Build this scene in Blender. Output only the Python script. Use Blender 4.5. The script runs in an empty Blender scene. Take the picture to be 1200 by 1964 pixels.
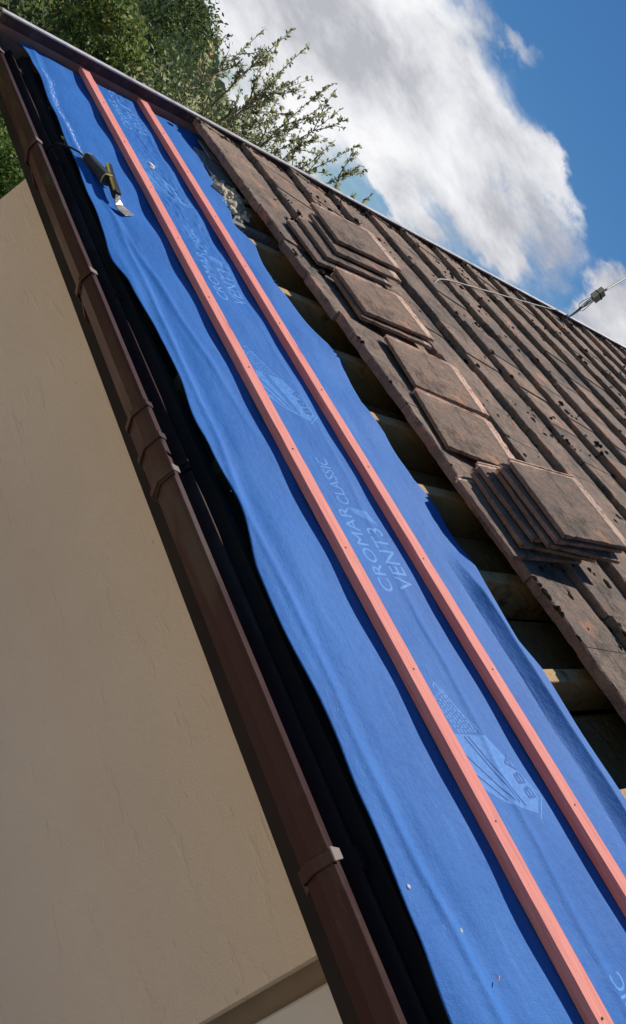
import bpy, bmesh, math, random
import numpy as np
from mathutils import Vector, Matrix, noise
random.seed(7); rng = np.random.default_rng(11)
rad = math.radians
scene = bpy.context.scene
C = scene.collection

# ------------------------------------------------------------------ frames
# world: X towards the viewer along the eave, Y inward (up the slope, level), Z up
E_ = np.array([-0.385495, -0.724498, 0.571398])      # along the eave, in camera axes (right, down, forward)
V_ = np.array([0.815367, -0.557360, -0.156610])      # up
H_ = np.array([0.431938, 0.405527, 0.805592])        # inward
FPX = 1564.6
PITCH = rad(25.2366)
CAMZ = 3.1
HROOF = 1.17                                         # camera height above the roof plane
cp, sp = math.cos(PITCH), math.sin(PITCH)
def R(e, s, n=0.0):
    """roof frame: e metres away along the eave, s up the slope, n above the rafter tops"""
    m = n - HROOF
    return Vector((-e, s*cp - m*sp, s*sp + m*cp + CAMZ))
def Wd(e, h, v):
    """e along the eave, h inward, v up, measured from the eye level point"""
    return Vector((-e, h, v + CAMZ))

# ------------------------------------------------------------------ camera
cam_d = bpy.data.cameras.new('camera'); cam = bpy.data.objects.new('camera', cam_d); C.objects.link(cam)
cam_d.sensor_fit = 'VERTICAL'; cam_d.sensor_height = 24.0; cam_d.lens = FPX/1964*24.0
cam_d.clip_start = 0.02; cam_d.clip_end = 2000
def col(i): return Vector((-E_[i], H_[i], V_[i]))
r_, d_, f_ = col(0), col(1), col(2)
m3 = Matrix((r_, -d_, -f_)).transposed()
cam.matrix_world = Matrix.Translation((0, 0, CAMZ)) @ m3.to_4x4()
scene.camera = cam

# ------------------------------------------------------------------ light
SA, SB, SN = 0.45, 1.20, 1.0                         # sun direction in the roof frame (e, s, n)
S = Vector((-SA, SB*cp - SN*sp, SB*sp + SN*cp)).normalized()
sun_d = bpy.data.lights.new('sun', 'SUN'); sun = bpy.data.objects.new('sun', sun_d); C.objects.link(sun)
sun_d.energy = 5.0; sun_d.angle = rad(0.55); sun_d.color = (1.0, 0.94, 0.85)
sun.rotation_euler = S.to_track_quat('Z', 'Y').to_euler()
elev = math.asin(S.z); azim = math.atan2(S.x, S.y)
scene.view_settings.view_transform = 'Standard'; scene.view_settings.look = 'None'
scene.view_settings.exposure = 0.0; scene.view_settings.gamma = 1.0

world = bpy.data.worlds.new("World"); scene.world = world; world.use_nodes = True
wn = world.node_tree.nodes; wl = world.node_tree.links; wn.clear()
wout = wn.new('ShaderNodeOutputWorld')
sky = wn.new('ShaderNodeTexSky'); sky.sky_type = 'NISHITA'; sky.sun_disc = False
sky.sun_elevation = elev; sky.sun_rotation = azim
sky.air_density = 1.0; sky.dust_density = 0.3; sky.ozone_density = 5.0
bg1 = wn.new('ShaderNodeBackground'); bg1.inputs[1].default_value = 0.070
hs = wn.new('ShaderNodeHueSaturation'); hs.inputs['Saturation'].default_value = 1.28; hs.inputs['Value'].default_value = 1.0
wl.new(sky.outputs[0], hs.inputs['Color']); wl.new(hs.outputs[0], bg1.inputs[0])
tc = wn.new('ShaderNodeTexCoord')
def wmath(op, a, b=None, c=None, clamp=False):
    n = wn.new('ShaderNodeMath'); n.operation = op; n.use_clamp = clamp
    for i, v in enumerate((a, b, c)):
        if v is None: continue
        if isinstance(v, (int, float)): n.inputs[i].default_value = v
        else: wl.new(v, n.inputs[i])
    return n.outputs[0]
def wdot(a, vec):
    n = wn.new('ShaderNodeVectorMath'); n.operation = 'DOT_PRODUCT'; wl.new(a, n.inputs[0]); n.inputs[1].default_value = vec
    return n.outputs['Value']
def wnoise(scale, detail, rough, vec, dist=0.0):
    n = wn.new('ShaderNodeTexNoise'); n.inputs['Scale'].default_value = scale; n.inputs['Detail'].default_value = detail
    n.inputs['Roughness'].default_value = rough; n.inputs['Distortion'].default_value = dist; wl.new(vec, n.inputs['Vector'])
    return n
D0 = tc.outputs['Generated']
wmap = wn.new('ShaderNodeMapping'); wl.new(D0, wmap.inputs[0]); wmap.inputs['Scale'].default_value = (1.0, 1.0, 2.2)
nz = wnoise(6.0, 8, 0.6, wmap.outputs[0])
sub = wn.new('ShaderNodeVectorMath'); sub.operation = 'SUBTRACT'; wl.new(nz.outputs['Color'], sub.inputs[0]); sub.inputs[1].default_value = (0.5, 0.5, 0.5)
scl = wn.new('ShaderNodeVectorMath'); scl.operation = 'SCALE'; wl.new(sub.outputs[0], scl.inputs[0]); scl.inputs['Scale'].default_value = 0.20
add = wn.new('ShaderNodeVectorMath'); add.operation = 'ADD'; wl.new(D0, add.inputs[0]); wl.new(scl.outputs[0], add.inputs[1])
DW = add.outputs[0]
CLOUDS = [  # bank centre direction and its two axes, weight
([2.155, 3.865, -0.598], [-1.184, 0.701, -7.955], 1.0),
([3.017, 4.478, -0.979], [-1.943, 0.686, -9.359], 1.0),
([3.618, 4.472, -0.988], [-3.214, 1.326, -14.66], 1.0),
([9.047, 10.937, -4.783], [-10.746, 0.743, -28.983], 0.9),
([10.665, 10.702, -3.171], [-7.007, 1.23, -28.423], 0.9),
([4.906, 7.484, -0.147], [-0.347, 1.665, -15.928], 0.75),
([9.204, 10.913, -0.769], [-2.772, 3.152, -31.396], 1.0),
([11.06, 11.645, 5.677], [0.511, 22.226, -37.596], 0.62),
([10.43, 7.873, -1.028], [-4.759, 3.895, -23.486], 1.0),
([30.75, 28.523, -11.156], [-26.918, 6.067, -79.684], 0.7),
([4.332, 8.998, -1.413], [-1.635, 0.394, -15.513], 0.9)]
acc = None
for a, b, w in CLOUDS:
    u = wdot(DW, a); v = wdot(DW, b)
    r2 = wmath('ADD', wmath('MULTIPLY', u, u), wmath('MULTIPLY', v, v))
    g = wmath('MULTIPLY', wmath('POWER', 2.718, wmath('MULTIPLY', r2, -0.9)), w)
    acc = g if acc is None else wmath('MAXIMUM', acc, g)
n2 = wnoise(9.0, 7, 0.6, wmap.outputs[0], 0.3)
dens = wmath('ADD', acc, wmath('MULTIPLY', wmath('SUBTRACT', n2.outputs['Fac'], 0.5), 0.55))
mr = wn.new('ShaderNodeMapRange'); mr.interpolation_type = 'SMOOTHSTEP'
mr.inputs['From Min'].default_value = 0.32; mr.inputs['From Max'].default_value = 0.74; wl.new(dens, mr.inputs['Value'])
# cloud tone: grey banks streaked level, bright billows
wm2 = wn.new('ShaderNodeMapping'); wl.new(D0, wm2.inputs[0]); wm2.inputs['Scale'].default_value = (1.0, 1.0, 2.4)
n3 = wnoise(6.0, 6, 0.6, wm2.outputs[0], 0.2)
tone = wn.new('ShaderNodeValToRGB'); wl.new(n3.outputs['Fac'], tone.inputs[0])
tone.color_ramp.elements[0].position = 0.36; tone.color_ramp.elements[0].color = (0.50, 0.51, 0.56, 1)
tone.color_ramp.elements[1].position = 0.66; tone.color_ramp.elements[1].color = (0.98, 0.98, 1.0, 1)
e2 = tone.color_ramp.elements.new(0.52); e2.color = (0.78, 0.79, 0.83, 1)
bg2 = wn.new('ShaderNodeBackground'); wl.new(tone.outputs[0], bg2.inputs[0]); bg2.inputs[1].default_value = 0.98
mx = wn.new('ShaderNodeMixShader'); wl.new(mr.outputs[0], mx.inputs[0]); wl.new(bg1.outputs[0], mx.inputs[1]); wl.new(bg2.outputs[0], mx.inputs[2])
wl.new(mx.outputs[0], wout.inputs[0])

# ------------------------------------------------------------------ materials
class Mat:
    def __init__(s, name, rough=0.7, spec=0.3):
        s.m = bpy.data.materials.new(name); s.m.use_nodes = True
        s.n = s.m.node_tree.nodes; s.l = s.m.node_tree.links
        s.b = s.n['Principled BSDF']; s.b.inputs['Roughness'].default_value = rough
        s.b.inputs['Specular IOR Level'].default_value = spec
        s.tc = s.n.new('ShaderNodeTexCoord')
    def map(s, scale=(1, 1, 1), kind='Object', rot=(0, 0, 0)):
        m = s.n.new('ShaderNodeMapping'); s.l.new(s.tc.outputs[kind], m.inputs[0]); m.inputs['Scale'].default_value = scale
        m.inputs['Rotation'].default_value = rot
        return m.outputs[0]
    def noise(s, scale, detail=4, rough=0.55, vec=None, dist=0.0):
        n = s.n.new('ShaderNodeTexNoise'); n.inputs['Scale'].default_value = scale; n.inputs['Detail'].default_value = detail
        n.inputs['Roughness'].default_value = rough; n.inputs['Distortion'].default_value = dist
        s.l.new(vec if vec is not None else s.tc.outputs['Object'], n.inputs['Vector']); return n.outputs['Fac']
    def voronoi(s, scale, vec=None):
        n = s.n.new('ShaderNodeTexVoronoi'); n.inputs['Scale'].default_value = scale
        s.l.new(vec if vec is not None else s.tc.outputs['Object'], n.inputs['Vector']); return n.outputs['Distance']
    def ramp(s, fac, stops):
        r = s.n.new('ShaderNodeValToRGB'); s.l.new(fac, r.inputs[0]); el = r.color_ramp.elements
        while len(el) < len(stops): el.new(0.5)
        for e, (p, c) in zip(el, stops):
            e.position = p; e.color = (c if isinstance(c, tuple) else (c, c, c)) + (1,)
        return r.outputs[0]
    def mix(s, fac, a, b, mode='MIX'):
        m = s.n.new('ShaderNodeMix'); m.data_type = 'RGBA'; m.blend_type = mode
        for sock, v in ((m.inputs[0], fac), (m.inputs[6], a), (m.inputs[7], b)):
            if isinstance(v, (int, float)): sock.default_value = v
            elif isinstance(v, tuple): sock.default_value = v + (1,)
            else: s.l.new(v, sock)
        return m.outputs[2]
    def math(s, op, a, b=None, clamp=False):
        n = s.n.new('ShaderNodeMath'); n.operation = op; n.use_clamp = clamp
        for i, v in enumerate((a, b)):
            if v is None: continue
            if isinstance(v, (int, float)): n.inputs[i].default_value = v
            else: s.l.new(v, n.inputs[i])
        return n.outputs[0]
    def color(s, v):
        if isinstance(v, tuple): s.b.inputs['Base Color'].default_value = v + (1,)
        else: s.l.new(v, s.b.inputs['Base Color'])
        return s
    def rough(s, v): s.l.new(v, s.b.inputs['Roughness']); return s
    def bump(s, h, strength=0.5, dist=0.01):
        b = s.n.new('ShaderNodeBump'); b.inputs['Strength'].default_value = strength; b.inputs['Distance'].default_value = dist
        s.l.new(h, b.inputs['Height'])
        prev = s.b.inputs['Normal'].links
        if prev: s.l.new(prev[0].from_socket, b.inputs['Normal'])
        s.l.new(b.outputs[0], s.b.inputs['Normal']); return s
    def sep(s, kind='Object'):
        n = s.n.new('ShaderNodeSeparateXYZ'); s.l.new(s.tc.outputs[kind], n.inputs[0]); return n.outputs
    def island(s):
        g = s.n.new('ShaderNodeNewGeometry'); return g.outputs['Random Per Island']
M = {}
def concrete_tile(name, pink):
    m = Mat(name, 0.95, 0.1)
    a = m.noise(5, 6, 0.65); b = m.noise(38, 5, 0.7); c = m.noise(260, 3, 0.7)
    base = m.ramp(a, [(0.30, (0.150, 0.122, 0.106)), (0.5, (0.245, 0.190, 0.158)), (0.68, (0.35, 0.25, 0.19))])
    base = m.mix(m.ramp(b, [(0.42, 0.0), (0.62, 0.65)]), base, (0.155, 0.138, 0.128))
    rust = m.ramp(m.noise(9, 5, 0.6, m.map((1, 1, 1), rot=(0.3, 0.2, 0.9))), [(0.56, 0.0), (0.66, 0.75)])
    base = m.mix(rust, base, (0.42, 0.235, 0.16))
    if pink:                                          # part of each tile that was lapped under its neighbour and never weathered
        xyz = m.sep()
        w = m.math('MULTIPLY', m.math('SUBTRACT', m.noise(30, 3), 0.5), 0.012)
        y = m.math('ADD', xyz[1], w)
        head = m.math('GREATER_THAN', y, 0.425)
        side = m.math('LESS_THAN', m.math('ADD', xyz[0], w), -0.180)
        un = m.math('MAXIMUM', head, side)
        pk = m.ramp(m.noise(20, 4), [(0.3, (0.55, 0.39, 0.32)), (0.7, (0.72, 0.55, 0.46))])
        base = m.mix(un, base, pk)
    li = m.ramp(m.voronoi(11), [(0.06, 1.0), (0.10, 0.0)])
    sel = m.ramp(m.noise(2.3, 2), [(0.60, 0.0), (0.64, 0.7)])
    base = m.mix(m.math('MULTIPLY', li, sel), base, (0.50, 0.47, 0.38))
    base = m.mix(m.ramp(c, [(0.34, 0.55), (0.5, 0.0)]), base, (0.035, 0.03, 0.028))
    dk = m.ramp(m.noise(6.5, 7, 0.75, m.map((1, 1.4, 1), rot=(0.5, 0.1, 0.7))), [(0.53, 0.0), (0.63, 0.75)]); base = m.mix(dk, base, (0.072, 0.064, 0.058))
    oi = m.n.new('ShaderNodeObjectInfo')
    rv = oi.outputs['Random'] if pink else m.island()
    base = m.mix(1.0, base, m.ramp(rv, ([(0.0, (1.10, 1.06, 1.02)), (0.5, (1.35, 1.27, 1.20)), (1.0, (1.65, 1.45, 1.30))] if pink else [(0.0, (0.95, 0.97, 1.0)), (0.5, (1.26, 1.22, 1.17)), (1.0, (1.60, 1.48, 1.38))])), 'MULTIPLY')
    sp = m.ramp(m.noise(75, 3, 0.6), [(0.66, 0.0), (0.70, 0.8)]); base = m.mix(sp, base, (0.055, 0.05, 0.042))
    sp = m.ramp(m.noise(48, 3, 0.6, m.map((1, 1, 1), rot=(1, 0.4, 0.2))), [(0.68, 0.0), (0.72, 0.6)]); base = m.mix(sp, base, (0.42, 0.38, 0.32))
    m.color(base)
    m.bump(c, 0.9, 0.005); m.bump(b, 0.9, 0.012); m.bump(a, 0.5, 0.02)
    return m.m
M['tile_course'] = concrete_tile('weathered_concrete_tile', False)
M['tile'] = concrete_tile('loose_concrete_tile', True)

def membrane_mat():
    m = Mat('blue_membrane', 0.62, 0.12)
    a = m.noise(2.2, 5, 0.6, m.map((1, 2.5, 2.5)))
    base = m.ramp(a, [(0.3, (0.024, 0.128, 0.425)), (0.7, (0.044, 0.188, 0.550))])
    fz = m.noise(420, 2, 0.6)
    base = m.mix(m.ramp(fz, [(0.35, 0.25), (0.6, 0.0)]), base, (0.028, 0.11, 0.40))
    mott = m.ramp(m.noise(70, 6, 0.75), [(0.35, 0.0), (0.65, 0.35)]); base = m.mix(mott, base, (0.060, 0.225, 0.59))
    sc = m.ramp(m.noise(7, 8, 0.75, m.map((0.35, 2.2, 2.2))), [(0.57, 0.0), (0.74, 0.40)])   # rubbed, dusty streaks
    base = m.mix(sc, base, (0.13, 0.31, 0.70))
    m.color(base)
    wv = m.n.new('ShaderNodeTexWave'); wv.inputs['Scale'].default_value = 160; wv.inputs['Distortion'].default_value = 1.5
    m.l.new(m.tc.outputs['Object'], wv.inputs[0])
    m.bump(fz, 0.35, 0.002); m.bump(wv.outputs['Fac'], 0.12, 0.001); m.bump(m.noise(24, 4, 0.6), 0.30, 0.008); m.bump(m.noise(9, 5, 0.65, m.map((0.6, 2.4, 2.4), rot=(0, 0, 0.25)), 1.5), 0.16, 0.012); m.bump(m.noise(150, 3, 0.6, m.map((2.6, 1, 1))), 0.22, 0.003)
    return m.m
M['membrane'] = membrane_mat()
m = Mat('pale_membrane_print', 0.65, 0.12); m.color(m.mix(m.ramp(m.noise(60, 4, 0.7), [(0.35, 0.0), (0.6, 0.8)]), (0.105, 0.290, 0.66), (0.165, 0.380, 0.76))); M['print'] = m.m
m = Mat('faint_membrane_print', 0.65, 0.12); m.color(m.mix(m.ramp(m.noise(70, 4, 0.7), [(0.40, 0.0), (0.62, 1.0)]), (0.072, 0.235, 0.60), (0.110, 0.300, 0.70))); M['print_fill'] = m.m
m = Mat('dark_membrane_print', 0.65, 0.12); m.color((0.034, 0.140, 0.46)); M['print_dark'] = m.m
m = Mat('scuffed_white_dust', 0.8, 0.2); m.color((0.55, 0.62, 0.78)); M['dust'] = m.m
m = Mat('white_flake', 0.85, 0.15); m.color(m.ramp(m.noise(80, 4), [(0.3, (0.62, 0.60, 0.55)), (0.7, (0.82, 0.80, 0.76))])); M['white'] = m.m

m = Mat('red_treated_timber', 0.75, 0.2)
g = m.noise(6, 6, 0.65, m.map((1.0, 28, 28)))
base = m.ramp(g, [(0.25, (0.72, 0.225, 0.185)), (0.55, (0.86, 0.325, 0.265)), (0.8, (0.92, 0.42, 0.34))])
base = m.mix(m.ramp(m.noise(1.6, 3, 0.6), [(0.45, 0.0), (0.7, 0.45)]), base, (0.78, 0.24, 0.225))
kn = m.ramp(m.voronoi(2.1, m.map((1.0, 4.5, 4.5))), [(0.04, 1.0), (0.085, 0.0)])
base = m.mix(kn, base, (0.42, 0.085, 0.07))
base = m.mix(m.ramp(m.noise(14, 6, 0.75, m.map((0.5, 3, 3))), [(0.50, 0.0), (0.72, 0.55)]), base, (0.62, 0.20, 0.17))
base = m.mix(m.ramp(m.noise(5, 6, 0.8, m.map((1, 2, 2))), [(0.64, 0.0), (0.70, 0.45)]), base, (0.48, 0.24, 0.20))
m.color(base); m.bump(g, 0.5, 0.004); m.bump(m.noise(300, 2), 0.2, 0.001); M['red_wood'] = m.m

def plastic(name, c1, c2, dirt, rough=0.4):
    m = Mat(name, rough, 0.18)
    a = m.noise(3.0, 5, 0.6, m.map((0.6, 4, 4)))
    b = m.ramp(m.noise(2.6, 6, 0.7, m.map((1.0, 3, 3))), [(0.50, 0.0), (0.62, 0.75)])
    base = m.mix(b, m.ramp(a, [(0.3, c1), (0.7, c2)]), dirt)
    m.color(base); m.rough(m.ramp(a, [(0.3, rough-0.08), (0.7, rough+0.12)])); m.bump(m.noise(90, 4), 0.12, 0.002)
    return m.m
M['gutter'] = plastic('brown_gutter_plastic', (0.034, 0.0125, 0.012), (0.048, 0.019, 0.018), (0.070, 0.050, 0.040))
M['bracket'] = plastic('brown_bracket_plastic', (0.038, 0.017, 0.016), (0.060, 0.030, 0.027), (0.08, 0.06, 0.05))
M['clip'] = plastic('dusty_clip_plastic', (0.20, 0.15, 0.135), (0.30, 0.24, 0.215), (0.2, 0.16, 0.13))
M['verge'] = plastic('brown_verge_plastic', (0.050, 0.028, 0.027), (0.085, 0.048, 0.044), (0.14, 0.10, 0.085), 0.5)
M['verge_cap'] = plastic('pale_weathered_cap', (0.55, 0.51, 0.50), (0.68, 0.64, 0.63), (0.38, 0.34, 0.33), 0.5)
M['verge_board'] = plastic('pinkish_brown_board', (0.25, 0.135, 0.110), (0.32, 0.18, 0.145), (0.19, 0.14, 0.115), 0.7)
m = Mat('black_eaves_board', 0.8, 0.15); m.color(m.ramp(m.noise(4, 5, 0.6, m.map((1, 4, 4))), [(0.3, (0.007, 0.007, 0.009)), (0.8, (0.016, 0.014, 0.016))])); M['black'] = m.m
m = Mat('sawn_rafter', 0.85, 0.15)
g = m.noise(7, 6, 0.65, m.map((24, 1.2, 24)))
base = m.ramp(g, [(0.25, (0.34, 0.20, 0.10)), (0.6, (0.58, 0.38, 0.20)), (0.85, (0.68, 0.49, 0.29))])
base = m.mix(m.ramp(m.noise(9, 5, 0.7), [(0.56, 0.0), (0.70, 0.8)]), base, (0.07, 0.045, 0.035))
m.color(base); m.bump(g, 0.4, 0.003); M['rafter'] = m.m
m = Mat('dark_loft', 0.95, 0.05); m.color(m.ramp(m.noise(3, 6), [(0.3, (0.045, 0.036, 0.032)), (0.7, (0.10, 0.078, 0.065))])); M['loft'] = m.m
m = Mat('painted_render', 0.9, 0.15)
a = m.noise(0.9, 6, 0.55)
base = m.ramp(a, [(0.3, (0.76, 0.635, 0.485)), (0.7, (0.84, 0.715, 0.56))])
mk = m.ramp(m.noise(9, 6, 0.72, m.map((0.7, 1, 3.2), rot=(0.0, 0.08, 0.0))), [(0.655, 0.0), (0.70, 0.38)])
base = m.mix(mk, base, (0.30, 0.22, 0.13))
m.color(base)
m.bump(m.ramp(m.noise(7, 5, 0.6, m.map((0.5, 1, 3.0), rot=(0.0, 0.06, 0.0))), [(0.58, 0.0), (0.72, 1.0)]), 0.32, 0.010); m.bump(m.noise(14, 6, 0.65), 0.35, 0.012); m.bump(m.noise(120, 4, 0.6), 0.6, 0.004); M['render'] = m.m
m = Mat('grey_window_frame', 0.5, 0.4); m.color(m.ramp(m.noise(3, 4), [(0.3, (0.62, 0.58, 0.52)), (0.7, (0.72, 0.68, 0.61))])); M['frame'] = m.m
m = Mat('dim_reveal', 0.9, 0.1); m.color(m.ramp(m.noise(8, 4), [(0.3, (0.22, 0.175, 0.12)), (0.7, (0.28, 0.22, 0.155))])); M['reveal'] = m.m
m = Mat('window_glass', 0.08, 0.6); m.color((0.05, 0.055, 0.06)); M['glass'] = m.m
m = Mat('moss', 1.0, 0.05); m.color(m.ramp(m.noise(60, 4, 0.7), [(0.3, (0.018, 0.015, 0.012)), (0.7, (0.060, 0.050, 0.038))])); m.bump(m.noise(240, 3, 0.7), 1.0, 0.01); M['moss'] = m.m
m = Mat('crumbling_mortar', 0.95, 0.1); m.color(m.ramp(m.noise(22, 5, 0.7), [(0.3, (0.42, 0.35, 0.22)), (0.55, (0.70, 0.62, 0.46)), (0.8, (0.85, 0.80, 0.70))])); m.bump(m.noise(60, 5, 0.7), 1.0, 0.01); M['mortar'] = m.m
m = Mat('grey_slate', 0.75, 0.25); m.color(m.ramp(m.noise(12, 5, 0.6, m.map((1, 5, 1))), [(0.3, (0.13, 0.125, 0.12)), (0.7, (0.30, 0.29, 0.275))])); m.bump(m.noise(50, 4), 0.4, 0.004); M['slate'] = m.m
m = Mat('tool_black_rubber', 0.55, 0.35); m.color(m.ramp(m.noise(40, 4), [(0.3, (0.012, 0.013, 0.015)), (0.7, (0.028, 0.03, 0.032))])); M['rubber'] = m.m
m = Mat('tool_grey_face', 0.5, 0.4); m.color(m.ramp(m.noise(30, 4), [(0.3, (0.030, 0.036, 0.042)), (0.7, (0.055, 0.062, 0.070))])); M['toolgrey'] = m.m
m = Mat('tool_yellow', 0.45, 0.4); m.color(m.ramp(m.noise(60, 4), [(0.3, (0.55, 0.38, 0.04)), (0.7, (0.75, 0.58, 0.10))])); M['yellow'] = m.m
m = Mat('worn_steel', 0.42, 0.5); m.b.inputs['Metallic'].default_value = 0.6; m.color(m.ramp(m.noise(45, 5, 0.7), [(0.35, (0.20, 0.17, 0.16)), (0.65, (0.42, 0.38, 0.36))])); m.bump(m.noise(90, 4), 0.3, 0.003); M['steel'] = m.m
m = Mat('grey_cable', 0.6, 0.3); m.color(m.ramp(m.noise(30, 3), [(0.3, (0.24, 0.22, 0.20)), (0.7, (0.36, 0.34, 0.31))])); M['cable'] = m.m
m = Mat('galvanised_wire', 0.4, 0.5); m.b.inputs['Metallic'].default_value = 0.5; m.color((0.22, 0.24, 0.24)); M['wire'] = m.m
m = Mat('clamp_plastic', 0.6, 0.3); m.color(m.ramp(m.noise(60, 4), [(0.3, (0.19, 0.20, 0.17)), (0.7, (0.30, 0.31, 0.26))])); M['clampgrey'] = m.m
m = Mat('clamp_cream', 0.6, 0.3); m.color((0.72, 0.69, 0.50)); M['cream'] = m.m
def leafmat(name, stops, trans=0.35):
    m = Mat(name, 0.55, 0.3); m.color(m.ramp(m.island(), stops))
    tr = m.n.new('ShaderNodeBsdfTranslucent'); hv = m.n.new('ShaderNodeHueSaturation')
    m.l.new(m.b.inputs['Base Color'].links[0].from_socket, hv.inputs['Color']); hv.inputs['Value'].default_value = 1.5; hv.inputs['Hue'].default_value = 0.48
    m.l.new(hv.outputs[0], tr.inputs[0])
    mxs = m.n.new('ShaderNodeMixShader'); mxs.inputs[0].default_value = trans
    m.l.new(m.b.outputs[0], mxs.inputs[1]); m.l.new(tr.outputs[0], mxs.inputs[2])
    m.l.new(mxs.outputs[0], m.n['Material Output'].inputs[0]); return m.m
M['leaf_a'] = leafmat('mid_green_leaves', [(0.0, (0.050, 0.085, 0.026)), (0.5, (0.13, 0.20, 0.052)), (0.85, (0.26, 0.34, 0.09)), (1.0, (0.33, 0.24, 0.10))])
M['leaf_b'] = leafmat('dark_green_leaves', [(0.0, (0.036, 0.065, 0.022)), (0.6, (0.085, 0.135, 0.042)), (1.0, (0.20, 0.25, 0.08))])
M['leaf_c'] = leafmat('bright_hedge_leaves', [(0.0, (0.045, 0.085, 0.022)), (0.5, (0.090, 0.17, 0.040)), (1.0, (0.17, 0.26, 0.07))])
M['leaf_d'] = leafmat('grey_green_leaves', [(0.0, (0.20, 0.24, 0.14)), (0.5, (0.31, 0.36, 0.19)), (0.85, (0.36, 0.37, 0.21)), (1.0, (0.36, 0.25, 0.11))], 0.5)
m = Mat('bark', 0.9, 0.1); m.color(m.ramp(m.noise(12, 5), [(0.3, (0.10, 0.085, 0.065)), (0.7, (0.20, 0.165, 0.13))])); M['bark'] = m.m
m = Mat('garden_ground', 0.95, 0.1); m.color(m.ramp(m.noise(0.6, 8, 0.7), [(0.3, (0.035, 0.05, 0.018)), (0.6, (0.06, 0.085, 0.03)), (0.8, (0.09, 0.075, 0.045))])); m.bump(m.noise(20, 5), 0.5, 0.03); M['ground'] = m.m
m = Mat('wooded_hill', 0.95, 0.05); m.color(m.ramp(m.noise(0.35, 8, 0.75), [(0.3, (0.020, 0.036, 0.016)), (0.55, (0.042, 0.066, 0.028)), (0.75, (0.070, 0.095, 0.040))])); m.bump(m.noise(0.6, 8, 0.8), 1.0, 1.2); M['hill'] = m.m

# ------------------------------------------------------------------ mesh helpers
class MB:
    def __init__(s): s.v = []; s.f = []
    def add(s, verts, faces):
        o = len(s.v); s.v += [Vector(v) for v in verts]; s.f += [tuple(i+o for i in f) for f in faces]; return s
    def box8(s, p):          # p: 8 corners, bottom ring 0-3, top ring 4-7
        return s.add(p, [(3, 2, 1, 0), (4, 5, 6, 7), (0, 1, 5, 4), (1, 2, 6, 5), (2, 3, 7, 6), (3, 0, 4, 7)])
    def rbox(s, e0, e1, s0, s1, n0, n1):   # box in the roof frame
        return s.box8([R(e1, s0, n0), R(e0, s0, n0), R(e0, s1, n0), R(e1, s1, n0), R(e1, s0, n1), R(e0, s0, n1), R(e0, s1, n1), R(e1, s1, n1)])
    def wbox(s, e0, e1, h0, h1, v0, v1):   # box in the level frame
        return s.box8([Wd(e1, h0, v0), Wd(e0, h0, v0), Wd(e0, h1, v0), Wd(e1, h1, v0), Wd(e1, h0, v1), Wd(e0, h0, v1), Wd(e0, h1, v1), Wd(e1, h1, v1)])
    def box(s, x0, x1, y0, y1, z0, z1):
        return s.box8([Vector(p) for p in ((x0, y0, z0), (x1, y0, z0), (x1, y1, z0), (x0, y1, z0), (x0, y0, z1), (x1, y0, z1), (x1, y1, z1), (x0, y1, z1))])
    def tube(s, pts, rr, sides=6, cap=True):
        pts = [Vector(p) for p in pts]; n = len(pts)
        if not isinstance(rr, (list, tuple)): rr = [rr]*n
        o = len(s.v); up = Vector((0.13, 0.37, 0.92)).normalized()
        for i, p in enumerate(pts):
            t = (pts[min(i+1, n-1)] - pts[max(i-1, 0)])
            t = t.normalized() if t.length > 1e-9 else Vector((0, 0, 1))
            a = t.cross(up); a = a.normalized() if a.length > 1e-4 else t.orthogonal().normalized(); b = t.cross(a)
            for k in range(sides):
                an = 2*math.pi*k/sides; s.v.append(p + a*(math.cos(an)*rr[i]) + b*(math.sin(an)*rr[i]))
        for i in range(n-1):
            for k in range(sides):
                k2 = (k+1) % sides; s.f.append((o+i*sides+k, o+i*sides+k2, o+(i+1)*sides+k2, o+(i+1)*sides+k))
        if cap: s.f.append(tuple(o+k for k in range(sides))[::-1]); s.f.append(tuple(o+(n-1)*sides+k for k in range(sides)))
        return s
    def extrude_profile(s, prof, es, frame, jit=0.0):   # closed profile [(a,b)] along e
        o = len(s.v); k = len(prof)
        for e in es:
            dx = random.uniform(-jit, jit); dy = random.uniform(-jit, jit)
            for a, b in prof: s.v.append(frame(e, a+dx, b+dy))
        for i in range(len(es)-1):
            for j in range(k):
                j2 = (j+1) % k; s.f.append((o+i*k+j, o+i*k+j2, o+(i+1)*k+j2, o+(i+1)*k+j))
        s.f.append(tuple(o+j for j in range(k))[::-1]); s.f.append(tuple(o+(len(es)-1)*k+j for j in range(k)))
        return s
    def build(s, name, mat, parent=None, origin=None, bevel=0.0, smooth=False, loc=None, rot=None, segs=1):
        if origin is None:
            origin = parent.matrix_world.translation if parent is not None else Vector((0, 0, 0))
        me = bpy.data.meshes.new(name)
        me.from_pydata([tuple(v - origin) for v in s.v], [], s.f); me.validate(); me.update()
        bm = bmesh.new(); bm.from_mesh(me)
        bmesh.ops.recalc_face_normals(bm, faces=bm.faces)
        if bevel > 0: bmesh.ops.bevel(bm, geom=[e for e in bm.edges if len(e.link_faces) == 2 and e.calc_face_angle(0) > 0.5], offset=bevel, segments=segs, affect='EDGES', clamp_overlap=True)
        bm.to_mesh(me); bm.free()
        me.materials.append(mat)
        if smooth:
            me.polygons.foreach_set('use_smooth', [True]*len(me.polygons))
        o = bpy.data.objects.new(name, me); C.objects.link(o)
        if parent is not None: o.parent = parent
        else: o.location = origin
        return o
def tag(o, label=None, cat=None, group=None, kind=None):
    if label: o['label'] = label
    if cat: o['category'] = cat
    if group: o['group'] = group
    if kind: o['kind'] = kind
    return o
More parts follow.
